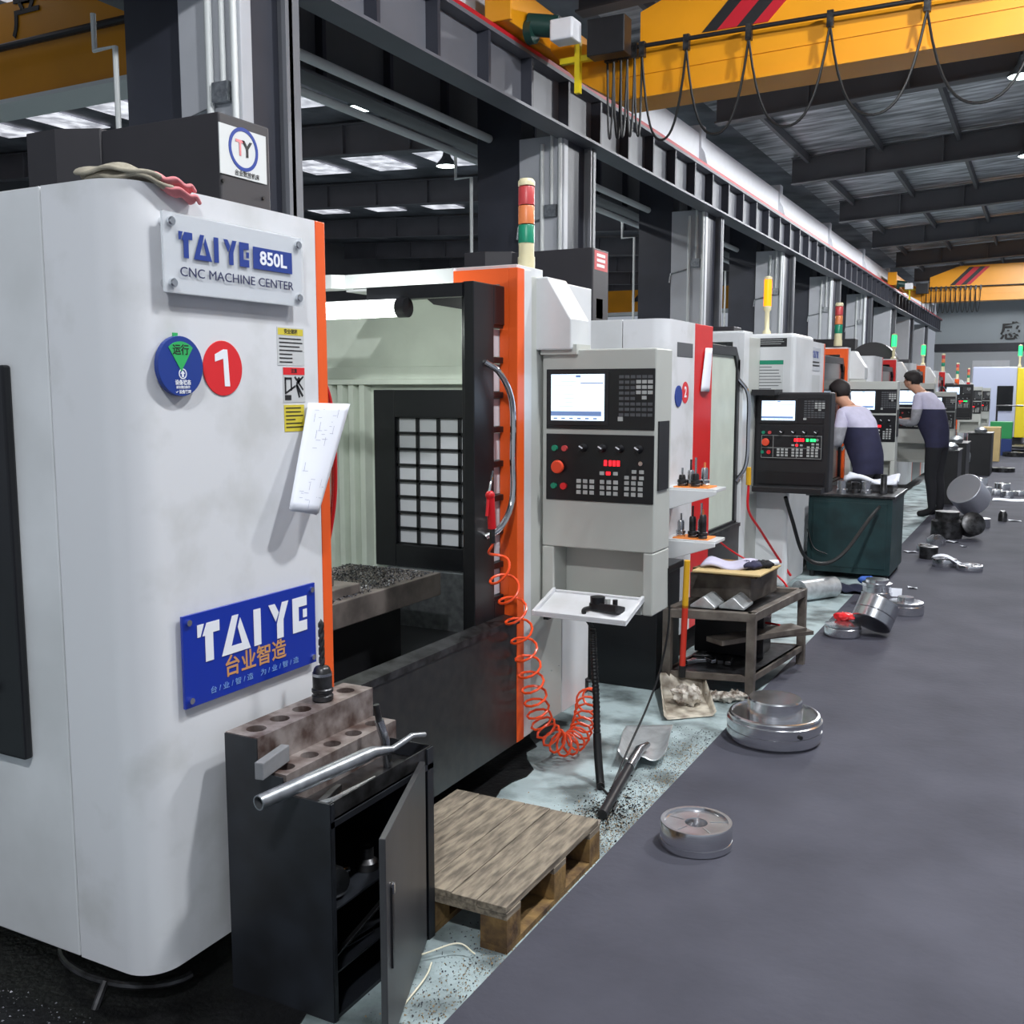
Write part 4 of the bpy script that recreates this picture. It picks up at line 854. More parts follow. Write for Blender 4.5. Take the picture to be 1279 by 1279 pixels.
for dx in (0, 9):
    b = B(); b.cyl((gx1(777+dx), 3.672, zc+.028), (gx1(777+dx), 3.672, zc+.05), .010, n=14); O('selector', b, 'key' if dx == 0 else 'black', t, smooth=True)
b = B(); b.tube(smooth_path([(gx1(758),3.66,zc+.012),(gx1(752),3.63,zc+.0),(-1.557,3.655,.612)]), .009, n=8); O('lead', b, 'rubber', t, smooth=True)
# ---- shovel
t = thing('aluminium_shovel', 'aluminium scoop shovel with dark handle lying on the floor', 'shovel', (-1.45, 4.0, 0))
def scoop(u, v):
    a, b_, c, d = Vector((-1.64,4.26,.02)), Vector((-1.45,4.37,.02)), Vector((-1.31,3.86,.02)), Vector((-1.49,3.78,.02))
    p = (a*(1-u)+b_*u)*(1-v)+(d*(1-u)+c*u)*v; e = abs(2*u-1); p.z = .014+.045*e**5*min(1, v*2.2)+.05*max(0, v-.75)**1.0*1.6-.02*math.exp(-((u-.5)/.10)**2)*max(0, v-.3)*.0+.018*math.exp(-((u-.5)/.12)**2)*max(0, v-.35)*1.5; return p
b = B(); b.grid(scoop, 18, 16); O('blade', b, 'alu', t, solid=.003, smooth=True)
b = B(); b.tube([(-1.425,3.96,.055),(-1.415,3.83,.075),(-1.395,3.66,.06)], .022, n=12, rs=[.012,.020,.022]); O('socket', b, 'steel', t, smooth=True)
b = B(); b.tube([(-1.41,3.78,.07),(-1.345,3.27,.025)], .0185, n=14); O('handle', b, 'black', t, smooth=True)
# ---- dustpan with long handle and rag
t = thing('dustpan', 'long-handled cream dustpan with red and yellow pole', 'dustpan', (-1.5, 4.75, 0))
def pan(u, v):
    a, b_, c, d = Vector((-1.69,4.86,0)), Vector((-1.50,5.00,0)), Vector((-1.32,4.62,0)), Vector((-1.52,4.44,0))
    p = (a*(1-u)+b_*u)*(1-v)+(d*(1-u)+c*u)*v; e = abs(2*u-1); p.z = .006+max(.085*max(0, (e-.86)/.14)*(1-v*.75), .10*max(0, (.14-v)/.14)); return p
b = B(); b.grid(pan, 28, 28); O('pan', b, 'pan_cream', t, solid=.003, smooth=True, ang=60)
A = Vector((-1.585,4.90,.09)); Z = Vector((-1.56,4.87,.70))
for (f0, f1, m, nm) in ((0, .1, 'black', 'socket'), (.08, .62, 'pole_red', 'lower_pole'), (.60, 1., 'pole_yellow', 'upper_pole')):
    b = B(); b.cyl(A.lerp(Z, f0), A.lerp(Z, f1), .0155 if nm != 'socket' else .018, n=14); O(nm, b, m, t, smooth=True)
def crumple(c, r, n, seed, sz=(1,1,.6)):
    rnd = random.Random(seed); b = B(); b.sphere(c, r, 20, 14, sz); dirs = [(Vector((rnd.gauss(0,1),rnd.gauss(0,1),rnd.gauss(0,1))).normalized(), rnd.uniform(6,13), rnd.uniform(0,6)) for _ in range(n)]
    c = Vector(c); out = []
    for v in b.v:
        d = Vector(v)-c; k = 1+sum(.10*math.sin(d.normalized().dot(q)*f+p) for q, f, p in dirs); p2 = c+d*k; p2.z = max(p2.z, c.z-r*sz[2]); out.append(tuple(p2))
    b.v = out; return b
tag(O('cotton_rag', crumple((-1.50,4.72,.052), .062, 6, 3, (1.15,.8,.75)), 'rag_white', smooth=True, at=(-1.5,4.73,.008)), 'crumpled stained cotton rag inside the dustpan', 'rag')
# ---- dark coolant tank between the machines
b = B(); b.box(-2.6, -1.72, 4.885, 5.25, 0, .62); b.box(-2.6, -1.70, 4.87, 5.25, .60, .64); tag(O('coolant_tank', b, 'black_satin', bevel=.004, at=(-2.1,5.05,0)), 'black coolant tank standing between the first two machines', 'tank')
# ---- steel work table
T = thing('steel_table', 'low welded steel work table with brownish frame', 'table', (-1.43, 5.35, 0))
cs = [(-1.665,4.90), (-1.255,4.985), (-1.165,5.75), (-1.60,5.66)]
for (x, yv) in cs:
    b = B(); b.box(x-.022, x+.022, yv-.022, yv+.022, 0, .44); O('leg', b, 'table_steel', T, bevel=.002)
for i in range(4):
    (xa, ya), (xb, yb) = cs[i], cs[(i+1) % 4]
    b = B(); b.bar((xa,ya,.418), (xb,yb,.418), .04, .044); O('top_rail', b, 'table_steel', T, bevel=.002)
    b = B(); b.bar((xa,ya,.10), (xb,yb,.10), .03, .03); O('low_rail', b, 'table_steel', T)
b = B(); b.prism([(-1.665,4.92),(-1.25,5.0),(-1.165,5.75),(-1.60,5.66)], 2, .40, .415); O('top_plate', b, 'steel_dark', T)
b = B(); b.prism([(-1.665,4.92),(-1.25,5.0),(-1.165,5.75),(-1.60,5.66)], 2, .105, .115); O('shelf', b, 'steel_dark', T)
b = B(); b.bar((-1.45,5.0,.27), (-1.13,5.5,.27), .12, .025); b.bar((-1.30,5.35,.255), (-1.12,5.55,.255), .2, .02); tag(O('shelf_board', b, 'table_steel', at=(-1.3,5.3,.115)), 'grey board laid across inside the steel table', 'board')
# things on the table
T2 = thing('wooden_box', 'dark wooden box with tan cardboard lid on the steel table', 'box', (-1.42, 5.4, .44))
b = B(); b.prism([(-1.66,5.24),(-1.325,5.22),(-1.28,5.62),(-1.62,5.6)], 2, .44, .575); O('body', b, 'table_steel', T2, bevel=.004)
b = B(); b.prism([(-1.60,5.08),(-1.245,5.09),(-1.225,5.46),(-1.58,5.45)], 2, .605, .615); O('lid', b, 'cardboard', T2, bevel=.002)
b = B(); b.prism([(-1.64,5.22),(-1.29,5.20),(-1.26,5.55),(-1.60,5.56)], 2, .575, .605); O('pad', b, 'wood_block', T2)
b = B(); b.grid(lambda u, v: Vector((-1.58+.24*u+.03*v, 5.16+.22*v+.03*u, .625+.012*math.sin(7*u+3*v)+.02*math.sin(math.pi*v))), 14, 12); tag(O('grey_cloth', b, 'cloth_lilac', solid=.012, smooth=True, at=(-1.45,5.25,.615)), 'folded lilac-grey cloth on the cardboard lid', 'cloth')
t = thing('work_gloves', 'dark work gloves beside the folded cloth on the lid', 'gloves', (-1.33, 5.3, .615)); O('glove', crumple((-1.335,5.26,.637), .05, 4, 8, (1.0,1.3,.42)), 'cloth_navy', t, smooth=True); O('glove', crumple((-1.29,5.33,.634), .045, 4, 18, (1.2,1.0,.4)), 'cloth_trouser', t, smooth=True)
b = B(); b.cyl((-1.30,5.36,.632), (-1.235,5.42,.632), .016, n=14); tag(O('paper_roll', b, 'paper', smooth=True, at=(-1.27,5.39,.615)), 'short white paper roll at the lid corner', 'roll')
for k, (x, yv, lab) in enumerate(((-1.50, 5.06, 'pale V-shaped steel block on the table, left of the pair'), (-1.36, 5.10, 'pale V-shaped steel block on the table, right of the pair'))):
    b = B(); b.prism([(x-.075,.44),(x+.055,.44),(x+.055,.452),(x+.0,.498),(x-.012,.498),(x-.075,.452)], 1, yv-.08, yv+.10); tag(O('v_block', b, 'alu', bevel=.003, at=(x,yv,.44)), lab, 'steel block', 'V blocks on the table')
b = B(); b.lathe([(.001,0),(.078,0),(.078,.36),(.068,.36),(.068,.02),(.001,.02)], (-1.545,7.5,.079), 28, ax=(.5,.8,0)); tag(O('steel_tube', b, 'alu', smooth=True, at=(-1.5,7.6,0)), 'grey steel tube lying on the floor behind the steel table', 'tube')
b = B(); b.box(-1.64, -1.30, 5.36, 5.60, .116, .37); b.box(-1.66, -1.28, 5.34, 5.36, .116, .39); tag(O('dark_filler', b, 'black', bevel=.004, at=(-1.47,5.47,.115)), 'added black box on the lower shelf of the steel table, standing in for shade', 'bin')  # added box; its black stands in for the shade under the table
rnd = random.Random(12)
for k in range(7):
    x = rnd.uniform(-1.58,-1.34); yv = rnd.uniform(5.0,5.2)+(x+1.6)*.2; a = rnd.uniform(0,3.1); b = B(); b.obox((x,yv,.128+.008*k*.3), (math.cos(a),math.sin(a),.05), (-math.sin(a),math.cos(a),0), PZ, rnd.uniform(.03,.055), .016, .010)
    tag(O('scrap_piece', b, 'steel' if k % 2 else 'steel_dark', bevel=.003, at=(x,yv,.118)), 'steel offcut lying on the table\'s bottom shelf', 'scrap', 'offcuts on the bottom shelf')
for k, (x, yv) in enumerate(((-1.40,4.86), (-1.35,4.87), (-1.31,4.92))):
    tag(O('cotton_rag', crumple((x,yv,.025), .035, 4, 40+k, (1.3,1,.7)), 'rag_white', smooth=True, at=(x,yv,0)), ('crumpled rag on the floor left under the table edge', 'crumpled rag on the floor between two others by the table', 'crumpled rag on the floor nearest the table leg')[k], 'rag', 'rags by the table')
b = B(); b.tube(smooth_path([(-1.825,6.3,.60),(-1.75,6.45,.50),(-1.55,6.4,.42),(-1.35,5.95,.46),(-1.25,5.75,.40),(-1.35,5.5,.30),(-1.22,5.45,.285)], 10), .006, n=8); tag(O('red_air_hose', b, 'hose_red', smooth=True), 'red air hose trailing behind the steel table', 'hose')
# ---- tool shelves of machine 2, with holders
for k, (z, lab) in enumerate(((1.018, 'upper white bracket shelf with orange mat beside the number 2 machine'), (.735, 'lower white bracket shelf with orange mat beside the number 2 machine'))):
    t = thing('tool_shelf', lab, 'shelf', (-1.7, 5.42, z), group='bracket shelves')
    b = B(); b.box(-1.845, -1.553, 5.33, 5.52, z-.018, z); b.prism([(-1.845,z-.13),(-1.845,z-.01),(-1.553,z-.01),(-1.553,z-.03)], 1, 5.325, 5.335); O('bracket', b, 'white', t, bevel=.003)
    b = B(); b.box(-1.80, -1.60, 5.345, 5.50, z, z+.006); O('mat', b, 'orange_mat', t)
    spots = ((-1.765, 5.39), (-1.725, 5.42), (-1.685, 5.38), (-1.65, 5.43)) if k == 0 else ((-1.77, 5.40), (-1.70, 5.39), (-1.66, 5.42), (-1.635, 5.37))
    for j, (x, yv) in enumerate(spots):
        h = (.05,.075,.06,.09)[j]+(.03 if k else 0)
        hname = ('first', 'second', 'third', 'fourth')[j]
        q = thing('tool_holder', '%s tool holder from the left on the %s orange-matted shelf' % (hname, ('upper', 'lower')[k]), 'tool holder', (x, yv, z+.006), group='tool holders on the shelves')
        b = B(); b.lathe([(.001,0),(.024,0),(.026,.012),(.022,.016),(.026,.02),(.026,.034),(.019,.038),(.019,h),(.015,h+.012),(.001,h+.012)], (x,yv,z+.006), 18); O('body', b, 'steel_dark' if j % 2 == k else 'steel', q, smooth=True)
        b = B(); b.cyl((x,yv,z+.006+h), (x,yv,z+.006+h+(.05,.07,.10,.04)[j]), .006, n=10); O('bit', b, ('steel', 'steel_dark', 'steel', 'beacon_amber')[j], q)
b = B(); b.grid(lambda u, v: Vector((-1.835+.02*math.sin(5*u), 6.0+.20*u-.08*v*(1-u), 1.80-.26*v)), 6, 8); tag(O('hanging_sheet', b, 'paper', solid=.001, smooth=True, at=(-1.83,6.08,1.54)), 'crumpled paper sheet hanging on the red door post', 'paper')
t = thing('air_gun', 'yellow-handled air gun hanging by the black door frame', 'air gun', (-1.80, 6.95, .92)); b = B(); b.tube([(-1.80,6.94,1.02),(-1.80,6.95,.90)], .018, n=10); O('grip', b, 'pole_yellow', t, smooth=True); b = B(); b.tube(smooth_path([(-1.80,6.95,.90),(-1.80,6.97,.72),(-1.75,7.15,.55),(-1.68,7.35,.35),(-1.6,7.45,.2)]), .009, n=8); O('hose', b, 'hose_red', t, smooth=True)
b = B(); b.tube(smooth_path([(-1.60,7.2,.80),(-1.58,7.35,.62),(-1.52,7.5,.35),(-1.40,7.6,.28),(-1.28,7.75,.35),(-1.18,8.2,.55),(-1.15,8.52,.62)], 10), .014, n=8); tag(O('power_cable', b, 'rubber', smooth=True), 'thick black cable looping below the black control panel', 'cable')
# ---- green cabinet
T = thing('green_cabinet', 'dark green steel cabinet beside the black control panel', 'cabinet', (-1.38, 9.0, 0))
b = B(); b.box(-1.72, -1.06, 8.6, 9.35, .05, .68); O('body', b, 'green_cab', T, bevel=.006)
b = B(); b.box(-1.74, -1.04, 8.58, 9.37, .68, .70); O('top', b, 'steel_dark', T, bevel=.003)
b = B(); b.box(-1.68, -1.10, 8.594, 8.60, .10, .64); O('side_sheet', b, 'green_cab', T, bevel=.003)
for x in (-1.70, -1.12):
    for yv in (8.64, 9.27):
        b = B(); b.cyl((x+.02,yv,.0), (x+.02,yv,.05), .022, n=12); O('foot', b, 'black', T)
for k, (x, yv, r, h, m, lab) in enumerate(((-1.48, 8.75, .045, .10, 'steel_turned', 'bright steel bushing on the green cabinet, leftmost'), (-1.38, 8.78, .04, .09, 'steel_dark', 'dark steel bushing on the green cabinet, second from left'), (-1.29, 8.76, .045, .10, 'steel_turned', 'bright steel bushing on the green cabinet, third from left'), (-1.16, 8.8, .03, .16, 'steel_dark', 'tall dark spindle standing on the green cabinet'))):
    b = B(); b.lathe([(r*.5,0),(r,0),(r,h*.3),(r*.85,h*.34),(r*.85,h),(r*.5,h),(r*.5,0)], (x,yv,.70), 20); tag(O('steel_bushing', b, m, smooth=True, at=(x,yv,.70)), lab, 'bushing', 'bushings on the green cabinet')
b = B(); b.grid(lambda u, v: Vector((-1.50+.42*u, 8.95+.25*v, .78+.03*math.sin(6*u+2*v)+.02*math.sin(9*v))), 14, 8); tag(O('white_cloth', b, 'paper', solid=.03, smooth=True, at=(-1.3,9.05,.70)), 'rumpled white cloth heaped on the green cabinet', 'cloth')
b = B(); b.box(-1.52, -1.10, 8.92, 9.22, .70, .765); tag(O('parts_tray', b, 'steel_dark', bevel=.005, at=(-1.3,9.07,.70)), 'dark parts tray under the white cloth', 'tray')
b = B(); b.tube(smooth_path([(-1.72,8.585,.40),(-1.66,8.57,.25),(-1.55,8.57,.2)]), .006, n=6); tag(O('power_cable', b, 'rubber', smooth=True), 'short black cable end hanging beside the green cabinet', 'cable')
b = B(); b.grid(lambda u, v: Vector((-1.42+.30*u, 7.95+.30*v, .012+.02*abs(math.sin(7*u+4*v)))), 14, 10); tag(O('dark_cloth', b, 'denim', solid=.006, smooth=True, at=(-1.3,8.1,0)), 'dark blue cloth on the floor before the green cabinet', 'cloth')
tag(O('blue_rag', crumple((-1.17,8.32,.045), .06, 4, 9, (1.3,.9,.7)), 'blue_cloth', smooth=True, at=(-1.17,8.32,0)), 'crumpled bright blue rag on the floor by the green cabinet', 'rag')
b = B(); b.grid(lambda u, v: Vector((-1.50+.12*u+.02*v, 7.85+.2*v, .010+.004*math.sin(5*u))), 4, 4); tag(O('paper_slip', b, 'paper', solid=.001, at=(-1.45,7.9,0)), 'white paper slip beside the dark blue cloth', 'paper')
# ================================================================ turned steel parts on the aisle floor
Z0 = .006
def part(x, y, prof, label, m='steel_turned', tilt=None, z=Z0, face=True, n=48):
    t = thing('turned_part', label, 'steel disc', (x, y, z), group='turned steel parts on the aisle floor')
    b = B(); b.lathe(prof, (0,0,0), n); o = O('body', b, m, t, smooth=True, ang=30, local=True)
    if tilt: t.rotation_euler = tilt
    return t
def ringprof(R, h, bore=.3, groove=True):
    p = [(R*bore,0),(R*.97,0),(R,.004)]
    if groove: p += [(R,h*.30),(R*.985,h*.31),(R*.985,h*.36),(R,h*.37)]
    return p+[(R,h-.004),(R*.985,h),(R*.88,h),(R*.86,h-.008),(R*bore*1.05,h-.008),(R*bore,h-.012),(R*bore,0)]
t = part(-.985, 3.235, ringprof(.122, .085, .30), 'ring shaped steel disc with a bored centre, nearest on the aisle')
for k in range(5):
    a = .5+k*1.257; b = B(); b.obox((.075*math.cos(a), .075*math.sin(a), .0775), (math.cos(a),math.sin(a),0), (-math.sin(a),math.cos(a),0), PZ, .028, .002, .0008); O('radial_mark', b, 'chrome', t, local=True)
t = part(-1.0, 4.42, [(.001,0),(.186,0),(.196,.012),(.196,.030),(.206,.034),(.206,.058),(.201,.060),(.201,.066),(.207,.068),(.207,.100),(.199,.104),(.199,.118),(.194,.124),(.186,.126),(.184,.118),(.120,.118),(.118,.184),(.113,.190),(.001,.190)], 'large stepped steel hub disc standing on the aisle floor')
b = B(); b.cyl((.05*.0+.146, -.150, .075), (.150, -.155, .075), .009, n=12); O('drilled_hole', b, 'ink', t, local=True)
part(-1.07, 6.55, [(.02,0),(.105,0),(.112,.012),(.112,.055),(.100,.065),(.108,.068),(.108,.078),(.03,.098),(.001,.098)], 'low flanged steel disc under a red rag')
tag(O('red_rag', crumple((-1.07,6.57,.125), .05, 4, 21, (1.2,.9,.5)), 'sign_red', smooth=True, at=(-1.07,6.57,.10)), 'small red rag draped on a flanged steel disc', 'rag')
part(-.915, 6.62, [(.001,0),(.122,0),(.126,.004),(.126,.06),(.122,.064),(.126,.068),(.126,.15),(.122,.154),(.001,.154)], 'steel cylinder tilted on its edge against another disc', 'steel', tilt=(-.50, .42, .2), z=.085)
part(-1.02, 7.62, [(.001,0),(.105,0),(.108,.004),(.108,.10),(.100,.105),(.100,.14),(.104,.144),(.104,.165),(.08,.17),(.08,.19),(.04,.195),(.001,.195)], 'tall stepped steel hub standing behind the tilted cylinder')
part(-.80, 7.42, [(.001,0),(.118,0),(.122,.006),(.122,.060),(.116,.064),(.116,.085),(.10,.088),(.055,.088),(.053,.118),(.001,.118)], 'flat steel flange with a small raised boss')
b = B(); b.obox((-.90,7.62,.11), (1,.1,0), (0,.3,1), (0,1,-.3), .05, .03, .004); tag(O('part_tag', b, 'paper', at=(-.9,7.62,.08)), 'white tag propped between two steel hubs', 'tag')
part(-.73, 9.60, ringprof(.10, .07, .5), 'steel ring under a white sheet, left of a pair'); part(-.52, 9.50, ringprof(.105, .045, .4), 'low steel ring beside a white sheet, right of a pair')
b = B(); b.grid(lambda u, v: Vector((-.83+.30*u, 9.5+.14*v, .09+.03*math.sin(5*u)-.035*u)), 10, 4); tag(O('wrapping_sheet', b, 'paper', solid=.002, smooth=True, at=(-.7,9.55,.07)), 'white wrapping sheet lying over two low steel rings', 'paper')
part(-.90, 10.0, [(.03,0),(.08,0),(.082,.11),(.07,.115),(.05,.115),(.03,.115)], 'small dark steel hub behind the sheeted rings', 'steel_dark')
part(-.98, 10.45, [(.001,0),(.07,0),(.07,.05),(.05,.07),(.001,.07)], 'small shiny steel cap near the green cabinet')
part(-.87, 11.5, [(.001,0),(.15,0),(.155,.02),(.155,.18),(.12,.20),(.12,.28),(.001,.28)], 'tall dark stepped hub before the second worker', 'steel_dark')
part(-.67, 11.6, [(.001,0),(.12,0),(.125,.12),(.09,.14),(.001,.14)], 'dark gear shaped hub tilted on the floor', 'steel_dark', tilt=(1.2, .3, .4), z=.13)
part(-.92, 10.95, [(.02,0),(.09,0),(.09,.06),(.04,.10),(.02,.10)], 'small bright flanged cap in the cluster of hubs')
part(-.74, 13.75, [(.001,0),(.205,0),(.21,.01),(.21,.30),(.205,.305),(.001,.305)], 'big steel drum leaning over, bright round end toward the camera', 'steel_face', tilt=(.95, 0, -.5), z=.178)
part(-.62, 12.6, [(.04,0),(.12,0),(.12,.10),(.04,.10)], 'steel ring in front of the big steel drum')
part(-.40, 13.3, [(.001,0),(.05,0),(.05,.08),(.03,.12),(.001,.12)], 'small dark pin beside the big steel drum', 'steel_dark')
for k, (x, yv, r, h) in enumerate(((-.95,16.0,.16,.10), (-.78,16.3,.13,.14), (-.62,16.6,.10,.08), (-.45,16.2,.09,.10), (-.30,16.6,.08,.07), (-.55,17.3,.11,.12), (-.85,17.2,.10,.2))):
    part(x, yv, ringprof(r, h, .35, False), ('broad steel ring in the far pile, by the black cabinet', 'thick steel ring in the far pile, right of the broad one', 'small steel ring in the middle of the far pile', 'steel ring in the far pile over a white sheet', 'rightmost little steel ring of the far pile', 'steel ring at the back of the far pile', 'tallest steel ring of the far pile')[k], 'steel' if k % 2 else 'steel_turned', n=28)
b = B(); b.grid(lambda u, v: Vector((-.62+.4*u, 15.7+.35*v, .012+.004*math.sin(7*u))), 5, 4); tag(O('paper_sheet', b, 'paper', solid=.002, at=(-.4,15.8,0)), 'white sheet on the floor in front of the far pile', 'paper')
for k, (x, yv, r, h, lab) in enumerate(((-.70,21.4,.22,.08,'flat dark disc alone in the distant aisle'), (-.62,26.5,.26,.10,'dark disc in the aisle before the yellow machine'), (-.30,30.2,.45,.10,'wide dark steel ring far down the aisle'))):
    part(x, yv, ringprof(r, h, .4, False), lab, 'steel_dark', n=28)
# papers on the aisle
for k, (x, yv, w, l, a, lab) in enumerate(((-.86,8.40,.07,.05,.2,'small white paper scrap by the green cabinet corner'), (-.66,10.9,.06,.05,.5,'tiny white paper scrap in the middle of the aisle'), (-.27,13.35,.14,.10,.1,'white paper slip right of the big steel drum'), (-1.08,10.3,.12,.08,.6,'crumpled paper strip at the aisle edge'), (-.80,11.2,.10,.16,.9,'white sheet leaning among the dark hubs'))):
    b = B(); ca, sa = math.cos(a), math.sin(a); b.grid(lambda u, v: Vector((x+(u-.5)*w*ca-(v-.5)*l*sa, yv+(u-.5)*w*sa+(v-.5)*l*ca, .010+.006*math.sin(4*u+2*v)+.004)), 4, 4); tag(O('paper_scrap', b, 'paper', solid=.001, at=(x,yv,Z0)), lab, 'paper', 'papers on the aisle floor')
# ---- black cabinets and crates farther along
for k, (x0_, x1_, ya, yb, h, lab) in enumerate(((-1.28,-1.03,14.9,15.6,.72,'narrow dark cabinet right behind the second worker'), (-1.38,-1.04,16.6,17.4,.74,'black tool cabinet with a pale handle, farther along the aisle'), (-1.25,-.86,20.2,21.0,.76,'black cabinet in the distance behind the black tool cabinet'))):
    T = thing('tool_cabinet', lab, 'cabinet', ((x0_+x1_)/2, (ya+yb)/2, 0), group='black cabinets along the aisle')
    b = B(); b.box(x0_, x1_, ya, yb, 0, h); O('body', b, 'black', T, bevel=.008)
    b = B(); b.box(x0_-.01, x1_+.01, ya-.01, yb+.01, h, h+.02); O('top', b, 'steel_dark', T)
    b = B(); b.tube(smooth_path([(x0_+.04,ya-.004,h*.55),(x0_+.055,ya-.04,h*.5),(x0_+.05,ya-.04,h*.38),(x0_+.04,ya-.004,h*.33)]), .010, n=8); O('handle', b, 'galv', T, smooth=True)
    b = B(); b.lathe([(.001,0),(.10,0),(.11,.05),(.06,.09),(.001,.1)], ((x0_+x1_)/2, ya+.2, h+.02), 18); tag(O('steel_casting', b, 'galv', smooth=True, at=((x0_+x1_)/2, ya+.2, h+.02)), ('shiny casting on the narrow dark cabinet', 'shiny casting on the black tool cabinet', 'shiny casting on the distant black cabinet')[k], 'casting', 'castings on the cabinets')
for k, (x, yv, w, h, m, lab) in enumerate(((-1.05,24.4,.18,.75,'cardboard','tall tan cardboard box by the distant machine'), (-.95,26.8,.24,.4,'crate_green','green plastic crate stacked over a blue one'), )):
    b = B(); b.box(x-w, x+w, yv, yv+.4, .0 if k == 0 else .40, h if k == 0 else .80); tag(O('storage_box', b, m, bevel=.01, at=(x,yv,0 if k == 0 else .40)), lab, 'box', 'boxes at the far end')
b = B(); b.box(-1.19, -.71, 26.8, 27.2, 0, .40); tag(O('storage_box', b, 'crate_blue', bevel=.01, at=(-.95,26.8,0)), 'blue plastic crate on the floor below the green one', 'box', 'boxes at the far end')
t = thing('hand_trolley', 'thin tube framed hand trolley before the lilac machine', 'trolley', (-.8, 29.0, 0)); b = B(); b.tube([(-1.15,29,.1),(-1.15,29,1.15),(-.55,29,1.15)], .025, n=8); O('tube_frame', b, 'steel_dark', t); b = B(); b.box(-1.2, -.3, 28.6, 29.5, .08, .13); O('platform', b, 'black', t)
for x in (-1.1, -.4):
    for yv in (28.7, 29.4):
        b = B(); b.cyl((x-.02,yv,.045), (x+.02,yv,.045), .04, n=12); O('wheel', b, 'rubber', t)
# ================================================================ chips and dirt on the floor (uncountable)
def chips(name, n, fn, m, label, size=(.002,.006), seed=1):
    rnd = random.Random(seed); b = B()
    for i in range(n):
        p = Vector(fn(rnd)); s = rnd.uniform(*size); a = rnd.uniform(0,6.28); d1 = Vector((math.cos(a),math.sin(a),rnd.uniform(-.3,.5)))*s; d2 = Vector((-math.sin(a),math.cos(a),rnd.uniform(-.2,.4)))*s*rnd.uniform(.3,.7)
        b.add([p, p+d1, p+d1*.6+d2+Vector((0,0,s*.5)), p+d2*.8+Vector((0,0,s*.4))], [(0,1,2),(0,2,3),(0,3,1),(1,3,2)])
    o = O(name, b, m); tag(o, label, 'metal chips', kind='stuff'); return o
chips('metal_chips', 2600, lambda r: (-1.235-abs(r.gauss(0,.07)), r.uniform(1.9,4.2), .001), 'chips_tan', 'tan and grey chips strewn along the aisle edge', seed=2)
chips('metal_chips', 2600, lambda r: (-1.24-abs(r.gauss(0,.10)), r.uniform(1.9,4.4), .001), 'chips_dark', 'dark chips strewn along the aisle edge', seed=3)
chips('metal_chips', 1600, lambda r: (r.gauss(-1.37,.09), r.gauss(3.2,.13), .001), 'chips_tan', 'tan grit around the shovel handle end', seed=4)
chips('metal_chips', 900, lambda r: (r.gauss(-1.36,.06), r.gauss(3.35,.12), .001), 'ink', 'black grit around the shovel handle', (.003,.010), seed=14)
chips('metal_chips', 2500, lambda r: (r.uniform(-2.78,-2.32), r.uniform(2.95,3.70), .762), 'chips_dark', 'dark chips lying on the work table inside the machine', (.004,.010), seed=5)
chips('metal_chips', 900, lambda r: (r.uniform(-2.78,-2.32), r.uniform(2.95,3.70), .763), 'chips', 'bright chips lying on the work table inside the machine', (.004,.009), seed=6)
chips('metal_chips', 3000, lambda r: (r.uniform(-2.30,-1.9), r.uniform(2.8,4.02), .345+.05*r.random()), 'chips_dark', 'dark chips heaped in the machine pan', (.005,.014), seed=7)
chips('metal_chips', 1400, lambda r: (r.gauss(-2.12,.10), r.gauss(3.8,.12), .35+.06*r.random()), 'chips', 'bright chips heaped in the machine pan', (.005,.012), seed=8)
chips('metal_chips', 500, lambda r: (r.uniform(-2.5,-1.95), r.uniform(1.40,1.60), .001), 'chips', 'bright specks on the dark floor under the machine corner', (.003,.007), seed=9)
b = B(); b.grid(lambda u, v: Vector((-1.38+.09*(u-.5), 3.20+.06*(v-.5), .012+.012*math.sin(8*u)*math.cos(6*v))), 8, 6); tag(O('cotton_rag', b, 'rag_white', solid=.006, smooth=True, at=(-1.38,3.2,0)), 'small dirty rag on the floor at the shovel handle end', 'rag')
